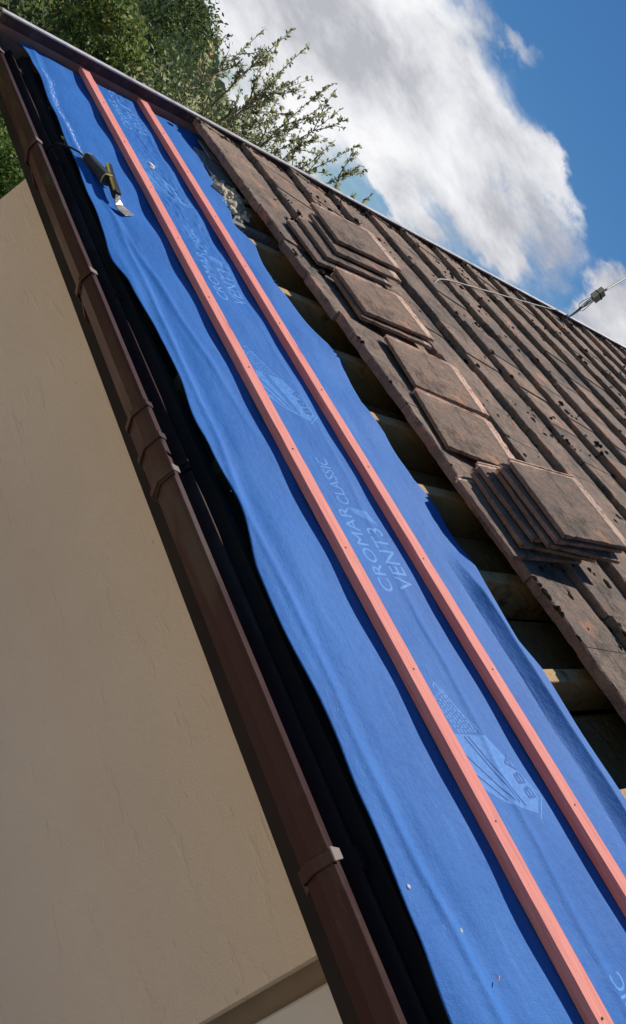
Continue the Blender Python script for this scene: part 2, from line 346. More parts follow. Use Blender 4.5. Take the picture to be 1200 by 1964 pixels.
def empty(name, loc, label, cat, group=None, rot=None):
    o = bpy.data.objects.new(name, None); C.objects.link(o); o.empty_display_size = 0.05
    M4 = Matrix.Translation(Vector(loc))
    if rot is not None: M4 = M4 @ rot.to_4x4()
    o.matrix_world = M4
    return tag(o, label, cat, group)
def lerp(tab, x):
    if x <= tab[0][0]: return tab[0][1]
    for (a, b), (c, d) in zip(tab, tab[1:]):
        if x <= c:
            t = (x-a)/(c-a); return b + (d-b)*t
    return tab[-1][1]
def slerp(tab, x):   # smooth interpolation
    if x <= tab[0][0]: return tab[0][1]
    for (a, b), (c, d) in zip(tab, tab[1:]):
        if x <= c:
            t = (x-a)/(c-a); t = t*t*(3-2*t); return b + (d-b)*t
    return tab[-1][1]
def nz3(x, y, z=0.0): return noise.noise(Vector((x, y, z)))

# ------------------------------------------------------------------ the setting
g = MB(); N = 40
for i in range(N+1):
    for j in range(N+1):
        x = -400 + 800*i/N; y = -400 + 800*j/N
        g.v.append(Vector((x, y, 0)))
for i in range(N):
    for j in range(N):
        a = i*(N+1)+j; g.f.append((a, a+N+1, a+N+2, a+1))
tag(g.build('ground', M['ground']), kind='structure')
m = Mat('bounce_paving', 0.9, 0.2); m.color(m.ramp(m.noise(1.5, 7, 0.65), [(0.3, (0.56, 0.42, 0.29)), (0.7, (0.66, 0.52, 0.37))])); m.bump(m.noise(30, 4), 0.3, 0.01)
pv = MB()  # unseen paving, added to bounce warm light onto the wall
def Gd(e, h, z): return Vector((-e, h, z))
pv.box8([Gd(6.4, -16.0, -0.05), Gd(-12, -16.0, -0.05), Gd(-12, 2.12, -0.05), Gd(6.4, 2.12, -0.05), Gd(6.4, -16.0, 0.02), Gd(-12, -16.0, 0.02), Gd(-12, 2.12, 0.02), Gd(6.4, 2.12, 0.02)])
tag(pv.build('bounce_patio', m.m), kind='structure')
# wooded hill behind the gable: (azimuth from the eave line towards the house, elevation of its skyline)
sky_line = [(-60, 9.0), (-20, 8.6), (8, 7.2), (18, 5.6), (22, 4.9), (24.6, 4.15), (26.9, 3.2), (28.9, 2.2), (31, 1.4), (34, 0.9), (45, 0.6), (70, 0.5), (100, 0.4)]
hl = MB(); na, nr = 420, 26
for i in range(na+1):
    az = -60 + 160*i/na; el = lerp(sky_line, az)
    for j in range(nr+1):
        d = 60 + 110*j/nr; t = j/nr
        top = CAMZ + 170*math.tan(rad(el))
        z = -1 + (top+1)*(t**1.3)
        if j > 0: z += 1.7*nz3(az*1.4, d*0.2) + 0.8*nz3(az*4.2, d*0.5, 3) + 0.35*nz3(az*11, d*1.2, 7)
        a = rad(az); hl.v.append(Vector((-math.cos(a)*d, math.sin(a)*d, z)))
for i in range(na):
    for j in range(nr):
        a = i*(nr+1)+j; hl.f.append((a, a+1, a+nr+2, a+nr+1))
tag(hl.build('hill', M['hill'], smooth=True), kind='structure')

# ------------------------------------------------------------------ house
house = empty('house', Wd(2.0, 2.1, -CAMZ), 'cream rendered house under reroofing, brown gutter along its open eave', 'house')
E_NEAR = -1.6
wall = MB()
wall.wbox(0.36, 4.32, 2.10, 2.35, -CAMZ, -0.70)
wall.wbox(E_NEAR, 0.36, 2.10, 2.35, -CAMZ, -2.3)
wall.wbox(E_NEAR, -1.25, 2.10, 2.35, -2.3, -0.70)
wall.build('wall', M['render'], house)
# gable wall and its triangle
gb = MB()
prof = [(2.35, -CAMZ), (10.0, -CAMZ), (10.0, 3.2), (9.1, 2.85), (2.35, -0.33)]
gb.add([Wd(4.32, h, v) for h, v in prof] + [Wd(4.10, h, v) for h, v in prof], [(0, 1, 2, 3, 4), (9, 8, 7, 6, 5)] + [(i, (i+1) % 5, (i+1) % 5+5, i+5) for i in range(5)])
gb.build('gable_wall', M['render'], house)
# window at the near end of the wall
win = MB(); win.wbox(0.30, 0.36, 2.16, 2.35, -2.3, -0.70)
w_o = win.build('window', M['reveal'], house)
fr = MB()
for a, b in ((0.12, 0.30), (-1.25, -1.10)): fr.wbox(a, b, 2.135, 2.20, -2.3, -0.70)
fr.wbox(-1.10, 0.12, 2.135, 2.20, -2.3, -2.2); fr.wbox(-1.10, 0.12, 2.135, 2.20, -0.80, -0.70); fr.wbox(-0.55, -0.47, 2.137, 2.20, -2.2, -0.8)
fo = fr.build('window_frame', M['frame'], w_o, origin=house.matrix_world.translation, bevel=0.006)
gl = MB(); gl.wbox(-1.10, 0.12, 2.165, 2.175, -2.2, -0.80); gl.build('window_pane', M['glass'], w_o, origin=house.matrix_world.translation)
# soffit, fascia, loft floor made pale to bounce light into the gap
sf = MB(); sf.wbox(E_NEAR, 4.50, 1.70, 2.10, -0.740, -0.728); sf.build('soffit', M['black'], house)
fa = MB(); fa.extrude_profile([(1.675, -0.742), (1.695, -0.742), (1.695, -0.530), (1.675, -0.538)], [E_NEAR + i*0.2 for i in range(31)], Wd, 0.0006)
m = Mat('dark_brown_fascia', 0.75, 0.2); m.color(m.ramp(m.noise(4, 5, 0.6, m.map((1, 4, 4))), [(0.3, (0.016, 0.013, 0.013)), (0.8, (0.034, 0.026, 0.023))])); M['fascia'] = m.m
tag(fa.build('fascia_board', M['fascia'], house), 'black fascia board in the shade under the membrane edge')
lf = MB(); lf.wbox(E_NEAR, 4.10, 2.35, 9.9, -0.62, -0.60); lf.wbox(E_NEAR, 4.10, 2.10, 2.35, -0.70, -0.60)
lf.wbox(E_NEAR, 4.10, 2.45, 9.9, -0.60, -0.44)
m = Mat('pale_bounce_fill', 1.0, 0.05); m.color(m.ramp(m.noise(6, 6, 0.7), [(0.3, (0.50, 0.40, 0.27)), (0.7, (0.68, 0.57, 0.42))])); m.bump(m.noise(14, 6, 0.7), 1.0, 0.04)
lf.build('loft_floor', m.m, house)
li = MB()  # added layer, its pale top bounces light onto the rafter sides
for k in range(-5, 9):
    e = 0.80 + 0.412*k
    if e < 4.0: li.rbox(e+0.03, min(e+0.382, 4.09), 1.80, 3.6, -0.27, -0.175 + 0.01*math.sin(k*2.1))
li.build('bounce_insulation', m.m, house, bevel=0.02)
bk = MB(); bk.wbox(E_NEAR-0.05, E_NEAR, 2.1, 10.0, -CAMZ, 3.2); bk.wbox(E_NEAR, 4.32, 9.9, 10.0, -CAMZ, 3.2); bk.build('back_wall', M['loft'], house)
# rafters
RAF = [0.80 + 0.412*k for k in range(-5, 10) if 0.80+0.412*k < 4.3]
for k, e in enumerate(RAF):
    b = MB(); j = random.uniform(-0.006, 0.006)
    sl = [1.40, 1.8, 2.15, 2.3, 2.5, 3.0, 5.0, 9.3]
    prof = [(-0.025, -0.195), (0.025, -0.195), (0.025, -0.006), (-0.025, -0.006)]
    o = len(b.v)
    for s_ in sl:
        w = 0.003*nz3(e*9, s_*5)
        for a, c in prof: b.v.append(R(e+j+a+w, s_, c))
    for i in range(len(sl)-1):
        for q in range(4):
            q2 = (q+1) % 4; b.f.append((i*4+q, i*4+q2, i*4+4+q2, i*4+4+q))
    b.f.append((3, 2, 1, 0)); L = len(b.v)-4; b.f.append((L, L+1, L+2, L+3))
    b.build('rafter', M['rafter'], house, bevel=0.003)
# a far pair of old battens, still nailed under the tiles
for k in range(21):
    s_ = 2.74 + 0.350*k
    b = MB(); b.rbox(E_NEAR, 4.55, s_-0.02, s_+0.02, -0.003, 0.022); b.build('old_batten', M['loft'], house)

# gutter: the profile is a shallow trough with an inward rim
gut = MB()
GP = [(1.547, -0.580), (1.566, -0.580), (1.566, -0.584), (1.551, -0.585), (1.553, -0.614), (1.580, -0.647), (1.630, -0.647), (1.648, -0.580), (1.655, -0.580),
      (1.655, -0.574), (1.643, -0.574), (1.627, -0.643), (1.583, -0.643), (1.557, -0.612), (1.555, -0.591), (1.566, -0.589)]
outer = [(1.531, -0.580), (1.531, -0.592), (1.535, -0.624), (1.570, -0.664), (1.634, -0.664), (1.652, -0.578), (1.656, -0.578), (1.656, -0.572), (1.646, -0.572), (1.629, -0.659), (1.574, -0.659), (1.540, -0.622), (1.537, -0.592), (1.563, -0.586), (1.563, -0.580)]
def gut_piece(e0, e1, sag):
    m = MB(); n = max(2, int((e1-e0)/0.12)); es = [e0 + (e1-e0)*i/n for i in range(n+1)]
    def fr(e, a, b): return Wd(e, a + 0.0015*nz3(e*2.1, 3), b + sag + 0.0015*nz3(e*1.7, 9) - 0.0)
    m.extrude_profile(outer, es, fr); return m
go = gut_piece(E_NEAR, 1.525, 0.0).build('gutter', M['gutter'], house, bevel=0.0012)
tag(go, 'nearer length of brown plastic gutter with a dull shine')
go2 = gut_piece(1.535, 4.54, 0.003).build('gutter', M['gutter'], house, bevel=0.0012)
tag(go2, 'farther length of brown plastic gutter, patched with pale dirt')
HB = house.matrix_world.translation
def bracket(e, w, parent, clip=True, big=1.0):
    prof = [(1.529, -0.577), (1.529, -0.595), (1.533, -0.626), (1.568, -0.667), (1.640, -0.669), (1.674, -0.70), (1.674, -0.712), (1.655, -0.709), (1.600, -0.674), (1.565, -0.671), (1.5285, -0.628), (1.5245, -0.594), (1.5245, -0.575)]
    m = MB(); m.extrude_profile(prof, [e-w/2, e+w/2], Wd)
    b = m.build('gutter_bracket', M['bracket'], parent, origin=HB, bevel=0.002)
    m = MB(); m.extrude_profile([(1.640, -0.567), (1.672, -0.560), (1.674, -0.575), (1.640, -0.572)], [e-w*0.9, e+w*0.9], Wd)
    m.build('back_clip', M['bracket'], b, origin=HB)
    if clip:
        m = MB(); e0 = e-w*0.42; e1 = e+w*0.42
        top = [Wd(e0-.004, 1.521, -0.571), Wd(e1+.004, 1.521, -0.571), Wd(e1, 1.552, -0.566), Wd(e0, 1.552, -0.566)]
        bot = [p - Vector((0, 0, 0.004)) for p in top]
        m.box8(bot + top)
        m.build('rim_clip', M['clip'], b, origin=HB, bevel=0.001)
for e, par in ((0.40, go), (2.40, go2), (3.33, go2), (4.22, go2), (-0.6, go)):
    bracket(e, 0.026, par)
# union between the two lengths
un = MB(); un.extrude_profile([(1.525, -0.574), (1.526, -0.597), (1.529, -0.626), (1.566, -0.669), (1.640, -0.669), (1.640, -0.665), (1.569, -0.665), (1.5335, -0.624), (1.5300, -0.596), (1.5300, -0.574)], [1.44, 1.73], Wd)
uo = un.build('gutter_union', M['bracket'], go2, origin=HB, bevel=0.001)
for e in (1.455, 1.585, 1.718):
    m = MB(); m.extrude_profile([(1.520, -0.570), (1.520, -0.597), (1.524, -0.630), (1.562, -0.676), (1.634, -0.677), (1.634, -0.669), (1.566, -0.668), (1.530, -0.626), (1.527, -0.597), (1.527, -0.570)], [e-0.010, e+0.010], Wd)
    m.build('union_rib', M['bracket'], uo, origin=HB, bevel=0.0015)
    m = MB(); m.box8([Wd(e+.012, 1.518, -.573), Wd(e-.012, 1.518, -.573), Wd(e-.012, 1.546, -.569), Wd(e+.012, 1.546, -.569), Wd(e+.012, 1.518, -.569), Wd(e-.012, 1.518, -.569), Wd(e-.012, 1.546, -.565), Wd(e+.012, 1.546, -.565)])
    m.build('union_clip', M['clip'] if e < 1.5 else M['bracket'], uo, origin=HB, bevel=0.001)
m = MB(); m.extrude_profile([(1.551, -0.590), (1.556, -0.590), (1.556, -0.612), (1.582, -0.645), (1.628, -0.645), (1.646, -0.572), (1.648, -0.566), (1.640, -0.566), (1.622, -0.640), (1.586, -0.640), (1.560, -0.610), (1.558, -0.586)], [1.552, 1.562], Wd)
m.build('union_seal', M['rubber'], uo, origin=HB)
m = MB(); m.wbox(4.537, 4.546, 1.543, 1.658, -0.655, -0.570); m.build('gutter_end_cap', M['gutter'], go2, origin=HB)

# verge trim: upstand with a pale cap, and a flat board beside it
def verge_e(s): return 4.505 + 0.012*nz3(s*0.7, 2)
ss = [1.17 + i*0.15 for i in range(56)]
vt = MB()
for s_ in ss:
    e = verge_e(s_)
    for a, b in ((0, 0.034), (0.022, 0.034), (0.022, 0.082), (0, 0.082)): vt.v.append(R(e+a, s_, b))
for i in range(len(ss)-1):
    for q in range(4):
        q2 = (q+1) % 4; vt.f.append((i*4+q, i*4+q2, i*4+4+q2, i*4+4+q))
vt.f.append((3, 2, 1, 0)); L = len(vt.v)-4; vt.f.append((L, L+1, L+2, L+3))
vo = tag(vt.build('verge_trim', M['verge'], house), 'brown verge trim standing along the far gable edge')
vc = MB()
for s_ in ss:
    e = verge_e(s_)
    for a, b in ((-0.006, 0.0825), (0.036, 0.0825), (0.036, 0.091), (-0.006, 0.091)): vc.v.append(R(e+a, s_, b))
vc.f = [f for f in vt.f]
vc.build('verge_cap', M['verge_cap'], vo, origin=HB, bevel=0.001)
vb = MB(); vb.rbox(4.501, 4.525, 1.175, 9.2, -0.10, 0.033)
tag(vb.build('verge_board', M['verge_board'], house, bevel=0.002), 'pinkish brown gable board below the dark verge trim')
ba = MB(); ba.rbox(4.528, 4.550, 1.16, 9.3, -0.24, 0.03); ba.build('bargeboard', M['verge'], house)
bx = MB(); bx.extrude_profile([(1.60, -0.76), (1.72, -0.76), (1.72, -0.50), (1.60, -0.56)], [4.46, 4.52], Wd); bx.build('verge_end_box', M['verge_board'], house)

# tile courses: nose line, slightly out of square with the eave like the real roof
TN = -0.020
def nose_s(k, e): return 2.455 - 0.051*(e-0.6) + 0.350*k
TW = 0.300
for k in range(20):
    m = MB(); L = 0.47 if k < 19 else 0.3
    off = TW*0.5*(k % 2) + 0.05
    e = E_NEAR + off - TW
    while e < 4.48:
        e1 = min(e + TW - 0.003, 4.490); e0 = max(e, E_NEAR)
        if e1-e0 > 0.03:
            dn = random.uniform(-0.004, 0.004); ds = random.uniform(-0.010, 0.010); tl = random.uniform(-0.004, 0.004)
            if k < 3 and not (0.9 < e < 4): dn *= 1
            seg = 12; nl = 3
            o = len(m.v)
            for i in range(seg+1):
                ee = e0 + (e1-e0)*i/seg
                s0 = nose_s(k, ee) + ds + (0.006 if k else 0.010)*nz3(ee*17, k*3.1) + 0.004*nz3(ee*60, k)
                ch = 0.007*abs(nz3(ee*31, k*1.7, 5))
                for (t, nt, nb) in ((0.0, 0.100-ch, 0.062), (0.006, 0.103, 0.062), (L*0.5, 0.081, 0.048), (L, 0.059, 0.034)):
                    tt = tl*(i/seg)
                    m.v.append(R(ee, s0+t, nt+dn+tt+TN)); m.v.append(R(ee, s0+t, nb+dn+tt+TN))
            for i in range(seg):
                a = o+i*8; b = a+8
                for q in range(3):
                    m.f.append((a+2*q, a+2*q+2, b+2*q+2, b+2*q)); m.f.append((a+2*q+1, b+2*q+1, b+2*q+3, a+2*q+3))
                m.f.append((a, b, b+1, a+1)); m.f.append((a+6, a+7, b+7, b+6))
            for a in (o, o+seg*8):
                m.f.append((a, a+1, a+3, a+2)); m.f.append((a+2, a+3, a+5, a+4)); m.f.append((a+4, a+5, a+7, a+6))
        e += TW
    lab = None
    co = m.build('tile_course', M['tile_course'], house)
    if k == 0: tag(co, 'lowest course of brown tiles, its edge over the open rafters')
rd = MB()
for i in range(8): pass
rd.tube([R(E_NEAR, 9.15, 0.06), R(4.68, 9.15, 0.06)], 0.13, 12); rd.build('ridge_tile_row', M['tile_course'], house, smooth=True)
bs = MB(); a = R(E_NEAR, 9.2, 0.06); b = R(4.68, 9.2, 0.06)
bs.add([a, b, b + Vector((0, 3.4, -1.6)), a + Vector((0, 3.4, -1.6)), a-Vector((0, 0, .04)), b-Vector((0, 0, .04)), b + Vector((0, 3.4, -1.64)), a + Vector((0, 3.4, -1.64))], [(0, 1, 2, 3), (7, 6, 5, 4), (0, 3, 7, 4), (1, 0, 4, 5), (2, 1, 5, 6), (3, 2, 6, 7)])
bs.build('light_block_back_slope', M['tile_course'], house)  # unseen slope, added to keep daylight out of the loft

# moss growing on the tiles
def lump(m, c, ax, ay, az_, seed, up=None, det=1):
    bm = bmesh.new(); bmesh.ops.create_icosphere(bm, subdivisions=det, radius=1.0)
    o = len(m.v)
    eU = Vector((-1, 0, 0)); sU = Vector((0, cp, sp)); nU = Vector((0, -sp, cp))
    for v in bm.verts:
        k = 1 + 0.55*nz3(v.co.x*1.7+seed, v.co.y*1.7, v.co.z*1.7)
        m.v.append(c + eU*(v.co.x*ax*k) + sU*(v.co.y*ay*k) + nU*(max(v.co.z, -0.2)*az_*k))
    for f in bm.faces: m.f.append(tuple(o+v.index for v in f.verts))
    bm.free()
ms = MB()
for i in range(1250):
    k = random.randint(0, 18); e = random.uniform(-1.2, 4.45)
    cl = nz3(e*1.3, k*0.6, 4)
    if cl < -0.12 and random.random() < 0.7: continue
    onn = random.random() < 0.45
    for q in range(random.choice((1, 1, 2, 3, 5))):
        ee = min(4.47, e + random.gauss(0, 0.035)); t = random.gauss(0.0, 0.012) if onn else random.uniform(0.02, 0.32)
        t = t - 0.004 if onn else t + random.gauss(0, 0.02)
        s_ = nose_s(k, ee) + t
        if s_ < nose_s(0, ee) + 0.004: s_ = nose_s(0, ee) + 0.01
        kk = math.floor((s_ - nose_s(0, ee))/0.350); tt = s_ - nose_s(kk, ee)
        n = 0.103 + TN - 0.044*tt/0.47
        r = random.uniform(0.004, 0.010) if random.random() < 0.7 else random.uniform(0.010, 0.019)
        lump(ms, R(ee, s_, n), r*random.uniform(0.8, 1.7), r*random.uniform(0.7, 1.2), r*random.uniform(0.5, 0.9), random.random()*50)
# thick drifts at the verge and some under the near stack
for i in range(420):
    s_ = random.uniform(2.2, 8.6); kk = math.floor((s_ - nose_s(0, 4.6))/0.350); tt = s_ - nose_s(max(kk, 0), 4.6)
    r = random.uniform(0.005, 0.016)
    lump(ms, R(4.485 - abs(random.gauss(0, 0.03)), s_, 0.100 + TN - 0.043*tt/0.47), r*1.3, r*1.3, r*0.9, random.random()*50)
for i in range(60):
    e = random.uniform(0.55, 1.05); s_ = 2.74 + random.gauss(0, 0.035) - 0.04*(e-0.8) + 0.05*math.sin(e*9)
    r = random.uniform(0.006, 0.014)
    kk = math.floor((s_ - nose_s(0, e))/0.350); tt = s_ - nose_s(kk, e)
    lump(ms, R(e, s_, 0.103 + TN - 0.044*tt/0.47), r*1.3, r, r*0.8, random.random()*50)
mo = ms.build('moss', M['moss'], house, smooth=False); mo['kind'] = 'stuff'

# ------------------------------------------------------------------ membrane
LO = [(-1.7, 1.25), (0.073, 1.248), (0.235, 1.262), (0.488, 1.278), (0.634, 1.285), (0.884, 1.272), (1.108, 1.278), (1.373, 1.320), (1.575, 1.300), (1.686, 1.292), (1.914, 1.315), (2.155, 1.310), (2.397, 1.284), (2.561, 1.262), (2.748, 1.276), (3.124, 1.287), (3.437, 1.293), (3.873, 1.306), (4.34, 1.312), (4.601, 1.257)]
HI = [(-1.7, 2.27), (0.39, 2.272), (0.607, 2.272), (0.81, 2.275), (0.908, 2.250), (1.211, 2.275), (1.51, 2.290), (1.655, 2.240), (1.921, 2.262), (2.095, 2.228), (2.398, 2.295), (2.582, 2.235), (2.792, 2.185), (2.89, 2.150), (3.232, 2.190), (3.374, 2.132), (3.553, 2.173), (4.294, 2.329), (4.793, 2.404)]
FAR = [(1.25, 4.53), (1.29, 4.495), (1.425, 4.485), (1.548, 4.455), (1.678, 4.475), (1.823, 4.49), (1.952, 4.47), (2.182, 4.492), (2.385, 4.495)]
CR1 = [(-1.5, 1.37), (0.055, 1.368), (0.164, 1.366), (0.388, 1.343), (0.698, 1.338), (1.03, 1.344), (1.295, 1.330), (1.729, 1.352), (2.802, 1.357), (3.402, 1.333), (3.837, 1.325), (4.321, 1.348), (4.7, 1.35)]
CR2 = [(-1.5, 1.74), (0.006, 1.747), (0.169, 1.756), (0.392, 1.762), (0.695, 1.80), (0.88, 1.807), (1.888, 1.863), (4.7, 1.87)]
def mem_n(e, s_):
    ph = (e - 0.80)/0.412
    sag = 0.5 - 0.5*math.cos(2*math.pi*ph)
    amp = 0.0045 + 0.003*nz3(math.floor(ph)*3.7, 1.0) + 0.0045*max(0.0, min(1.0, (e-2.2)/0.8))
    n = -amp*sag*(0.75 + 0.25*math.sin(6.3*(s_-1.2)/1.1)) 
    # folds
    w1 = (s_ - slerp(CR1, e)); n += 0.0065*math.exp(-(w1/0.013)**2)*(0.7+0.5*nz3(e*2, 5)) - 0.004*math.exp(-((w1-0.035)/0.03)**2)
    w2 = (s_ - slerp(CR2, e)); n += 0.0045*math.exp(-(w2/0.014)**2)*(1.0 if e < 1.2 else 0.4)*(0.8+0.5*nz3(e*3, 8))
    # low folds running across the fall and diagonal drapes near the eave
    n += 0.004*nz3(e*1.7, s_*6.0, 2.0) + 0.0022*nz3(e*5, s_*9.0, 4.0)
    dr = max(0.0, 1 - (s_-1.25)/0.33)
    n += dr*0.006*nz3(e*3.1 + s_*5.0, s_*2.0, 9.0)
    # a diagonal ripple away from the tool
    if 1.6 < e < 3.0:
        d = (s_ - (1.36 + (2.95-e)*0.13)); n += 0.005*math.exp(-(d/0.016)**2)*min(1, (3.0-e)/0.3)*min(1, (e-1.6)/0.5)
    # light crumples where the sheet is creased around the print near the verge
    cr = math.exp(-((s_-1.80)/0.09)**2)*max(0.0, min(1, (e-2.5)/0.4))
    n += cr*0.0035*(abs(nz3(e*20, s_*34, 1))*2-0.5)
    # upper edge curls down between the rafters
    he = s_ - 2.13
    if he > 0:
        kk = max(0.0, min(1.0, (1.30-e)/0.2)); n -= (1-kk)*0.012*(he/0.15)**1.6*sag
        h2 = s_ - (2.125 + 0.012*nz3(e*3.1, 2.0))
        if kk > 0 and h2 > 0: n += kk*0.030*min(1.0, h2/0.055)**1.4*(0.9 + 0.2*nz3(e*2.3, 6.0))
    lo = 1.30 - s_
    if lo > 0: n += 0.014*(lo/0.05)*nz3(e*2.2, 7.0) - 0.005*(lo/0.05)
    bt = math.exp(-((s_-1.615)/0.03)**4) + math.exp(-((s_-1.955)/0.03)**4)
    n = n*(1 - bt) + bt*min(n, -0.001)
    return n
NE, NS = 1000, 160
mem = MB()
for i in range(NE+1):
    for j in range(NS+1):
        v = j/NS
        s0 = 1.25 + v*1.02
        ef = slerp(FAR, s0)
        e = ef + (-1.6 - ef)*(i/NE)
        lo = slerp(LO, e); hi = slerp(HI, e) if e > 3.2 else lerp(HI, e)
        s_ = lo + (hi-lo)*v
        kk = max(0.0, min(1.0, (1.30-e)/0.2)); s_ -= 0.058*kk*max(0.0, (v-0.85)/0.15)
        mem.v.append(R(e, s_, mem_n(e, s_)))
for i in range(NE):
    for j in range(NS):
        a = i*(NS+1)+j; mem.f.append((a, a+1, a+NS+2, a+NS+1))
OM = R(2.0, 1.75, 0)
mo_ = mem.build('roofing_membrane', M['membrane'], origin=OM, smooth=True)
sol = mo_.modifiers.new('thickness', 'SOLIDIFY'); sol.thickness = 0.0012; sol.offset = -1
tag(mo_, 'blue roofing underlay sheet stretched over rafters beneath two red battens', 'membrane')
# printed words and emblems, following the sheet
def put_print(name, bmv, bmf, mat, lift=0.0014):
    """bmv: (e, s) points"""
    bm = bmesh.new(); vs = [bm.verts.new((a, b, 0)) for a, b in bmv]
    for f in bmf:
        try: bm.faces.new([vs[i] for i in f])
        except ValueError: pass
    bmesh.ops.triangulate(bm, faces=bm.faces)
    for it in range(4):
        ed = [x for x in bm.edges if x.calc_length() > 0.009]
        if not ed: break
        bmesh.ops.subdivide_edges(bm, edges=ed, cuts=1); bmesh.ops.triangulate(bm, faces=bm.faces)
    for v in bm.verts:
        e, s_ = v.co.x, v.co.y
        v.co = R(e, s_, mem_n(e, s_) + lift) - OM
    bmesh.ops.recalc_face_normals(bm, faces=bm.faces)
    me = bpy.data.meshes.new(name); bm.to_mesh(me); bm.free(); me.materials.append(mat)
    o = bpy.data.objects.new(name, me); C.objects.link(o); o.parent = mo_
    return o
def text_flat(txt, size, outline=0.0):
    cu = bpy.data.curves.new('t', 'FONT'); cu.body = txt; cu.size = size; cu.resolution_u = 3
    cu.offset = outline
    o = bpy.data.objects.new('t', cu); C.objects.link(o)
    dg = bpy.context.evaluated_depsgraph_get(); me = bpy.data.meshes.new_from_object(o.evaluated_get(dg))
    vs = [(v.co.x, v.co.y) for v in me.vertices]; fs = [tuple(p.vertices) for p in me.polygons]
    bpy.data.objects.remove(o); bpy.data.curves.remove(cu); bpy.data.meshes.remove(me)
    return vs, fs
def print_text(txt, e0, s_base, height, width, name='printed_word', mat='print', skew=0.0, outline=0.0):
    # reads away from the viewer; letter tops point down the slope
    vs, fs = text_flat(txt, 1.0, outline)
    x0 = min(v[0] for v in vs); x1 = max(v[0] for v in vs); y1 = 0.7
    pts = [(e0 + (x-x0)/(x1-x0)*width, s_base - y/y1*height + skew*(x-x0)/(x1-x0)) for x, y in vs]
    return put_print(name, pts, fs, M[mat])
def strokes(segs, w=0.0022):
    vs, fs = [], []
    for (a, b, c, d) in segs:
        L = math.hypot(c-a, d-b) or 1e-6; px, py = -(d-b)/L*w/2, (c-a)/L*w/2
        k = len(vs); vs += [(a+px, b+py), (a-px, b-py), (c-px, d-py), (c+px, d+py)]; fs.append((k, k+1, k+2, k+3))
    return vs, fs
for e0 in (1.10, 2.56, 4.02, -0.52):
    print_text('VENT3', e0, 1.865, 0.066, 0.25)
    print_text('CLASSIC', e0+0.345, 1.795, 0.048, 0.21)
    print_text('CROMAR', e0-0.01, 1.770, 0.050, 0.34, 'printed_name')
    # slanting flash between the two words
    put_print('printed_flash', [(e0+0.262, 1.870), (e0+0.305, 1.795), (e0+0.335, 1.770), (e0+0.325, 1.850)], [(0, 1, 2, 3)], M['print_fill'])
for e0 in (0.38, 1.84, 3.30):
    # pentagon badge with an outline, open letters and rows of short dashes
    body = [(e0+0.015, 1.830), (e0+0.055, 1.872), (e0+0.150, 1.850), (e0+0.235, 1.800), (e0+0.240, 1.765), (e0+0.250, 1.690), (e0+0.120, 1.655), (e0+0.055, 1.735)]
    put_print('printed_badge', body, [tuple(range(8))], M['print_fill'])
    ol = [(e0, 1.828), (e0+0.055, 1.886), (e0+0.400, 1.712), (e0+0.385, 1.700)]
    vs, fs = strokes([(ol[i][0], ol[i][1], ol[i+1][0], ol[i+1][1]) for i in range(3)], 0.003)
    put_print('badge_outline', vs, fs, M['print'])
    vs, fs = text_flat('BBA', 1.0)
    x0 = min(v[0] for v in vs); x1 = max(v[0] for v in vs)
    pts = [(e0+0.055 + (x-x0)/(x1-x0)*0.125, 1.862 - 0.016*((x-x0)/(x1-x0)) - y/0.7*0.032) for x, y in vs]
    put_print('badge_letters', pts, fs, M['print_dark'], 0.0021)
    vs, fs = strokes([(e0+0.04, 1.80, e0+0.24, 1.735), (e0+0.05, 1.785, e0+0.24, 1.72), (e0+0.06, 1.745, e0+0.16, 1.665), (e0+0.055, 1.77, e0+0.20, 1.68)], 0.003)
    put_print('badge_lines', vs, fs, M['print_dark'], 0.0021)
    segs = []
    for r in range(6):
        x = e0 + 0.25
        while x < e0+0.375 - r*0.004:
            L = random.uniform(0.004, 0.014); y = 1.775 - r*0.0125 - (x-e0-0.25)*0.35
            segs.append((x, y, x+L, y-L*0.35)); x += L + random.uniform(0.003, 0.006)
    vs, fs = strokes(segs, 0.0045); put_print('badge_small_print', vs, fs, M['print'])
# two dashed lap lines
segs = []
for s0 in (2.115, 2.165):
    x = -1.5
    while x < 4.3:
        L = random.uniform(0.008, 0.014); segs.append((x, s0+0.004*nz3(x, 1), x+L, s0+0.004*nz3(x, 1))); x += random.uniform(0.030, 0.040)
vs, fs = strokes(segs, 0.0022); tag(put_print('lap_line', vs, fs, M['print_fill']), kind='stuff')
# dusty scuffs at the far end, then painted gloss along the fold
segs = []
for i in range(150):
    e = random.uniform(3.35, 4.25); w = random.gauss(0, 0.010)*(e-3.1); s_ = slerp(CR1, e) + 0.02 + w
    L = random.uniform(0.006, 0.03); segs.append((e, s_, e+L, s_+random.uniform(-0.004, 0.004)))
vs, fs = strokes(segs, 0.0016); tag(put_print('scuff_and_gloss_marks', vs, fs, M['dust']), kind='stuff')
segs = []
for i in range(90):
    e = random.uniform(-0.4, 3.3); s_ = slerp(CR1, e) + random.gauss(0, 0.012); L = random.uniform(0.004, 0.012)
    segs.append((e, s_, e+L, s_+random.uniform(-0.002, 0.002)))
vs, fs = strokes(segs, 0.0012); tag(put_print('scuff_and_gloss_marks', vs, fs, M['print']), kind='stuff')  # pale dashes stand in for the shine on the fold ridge

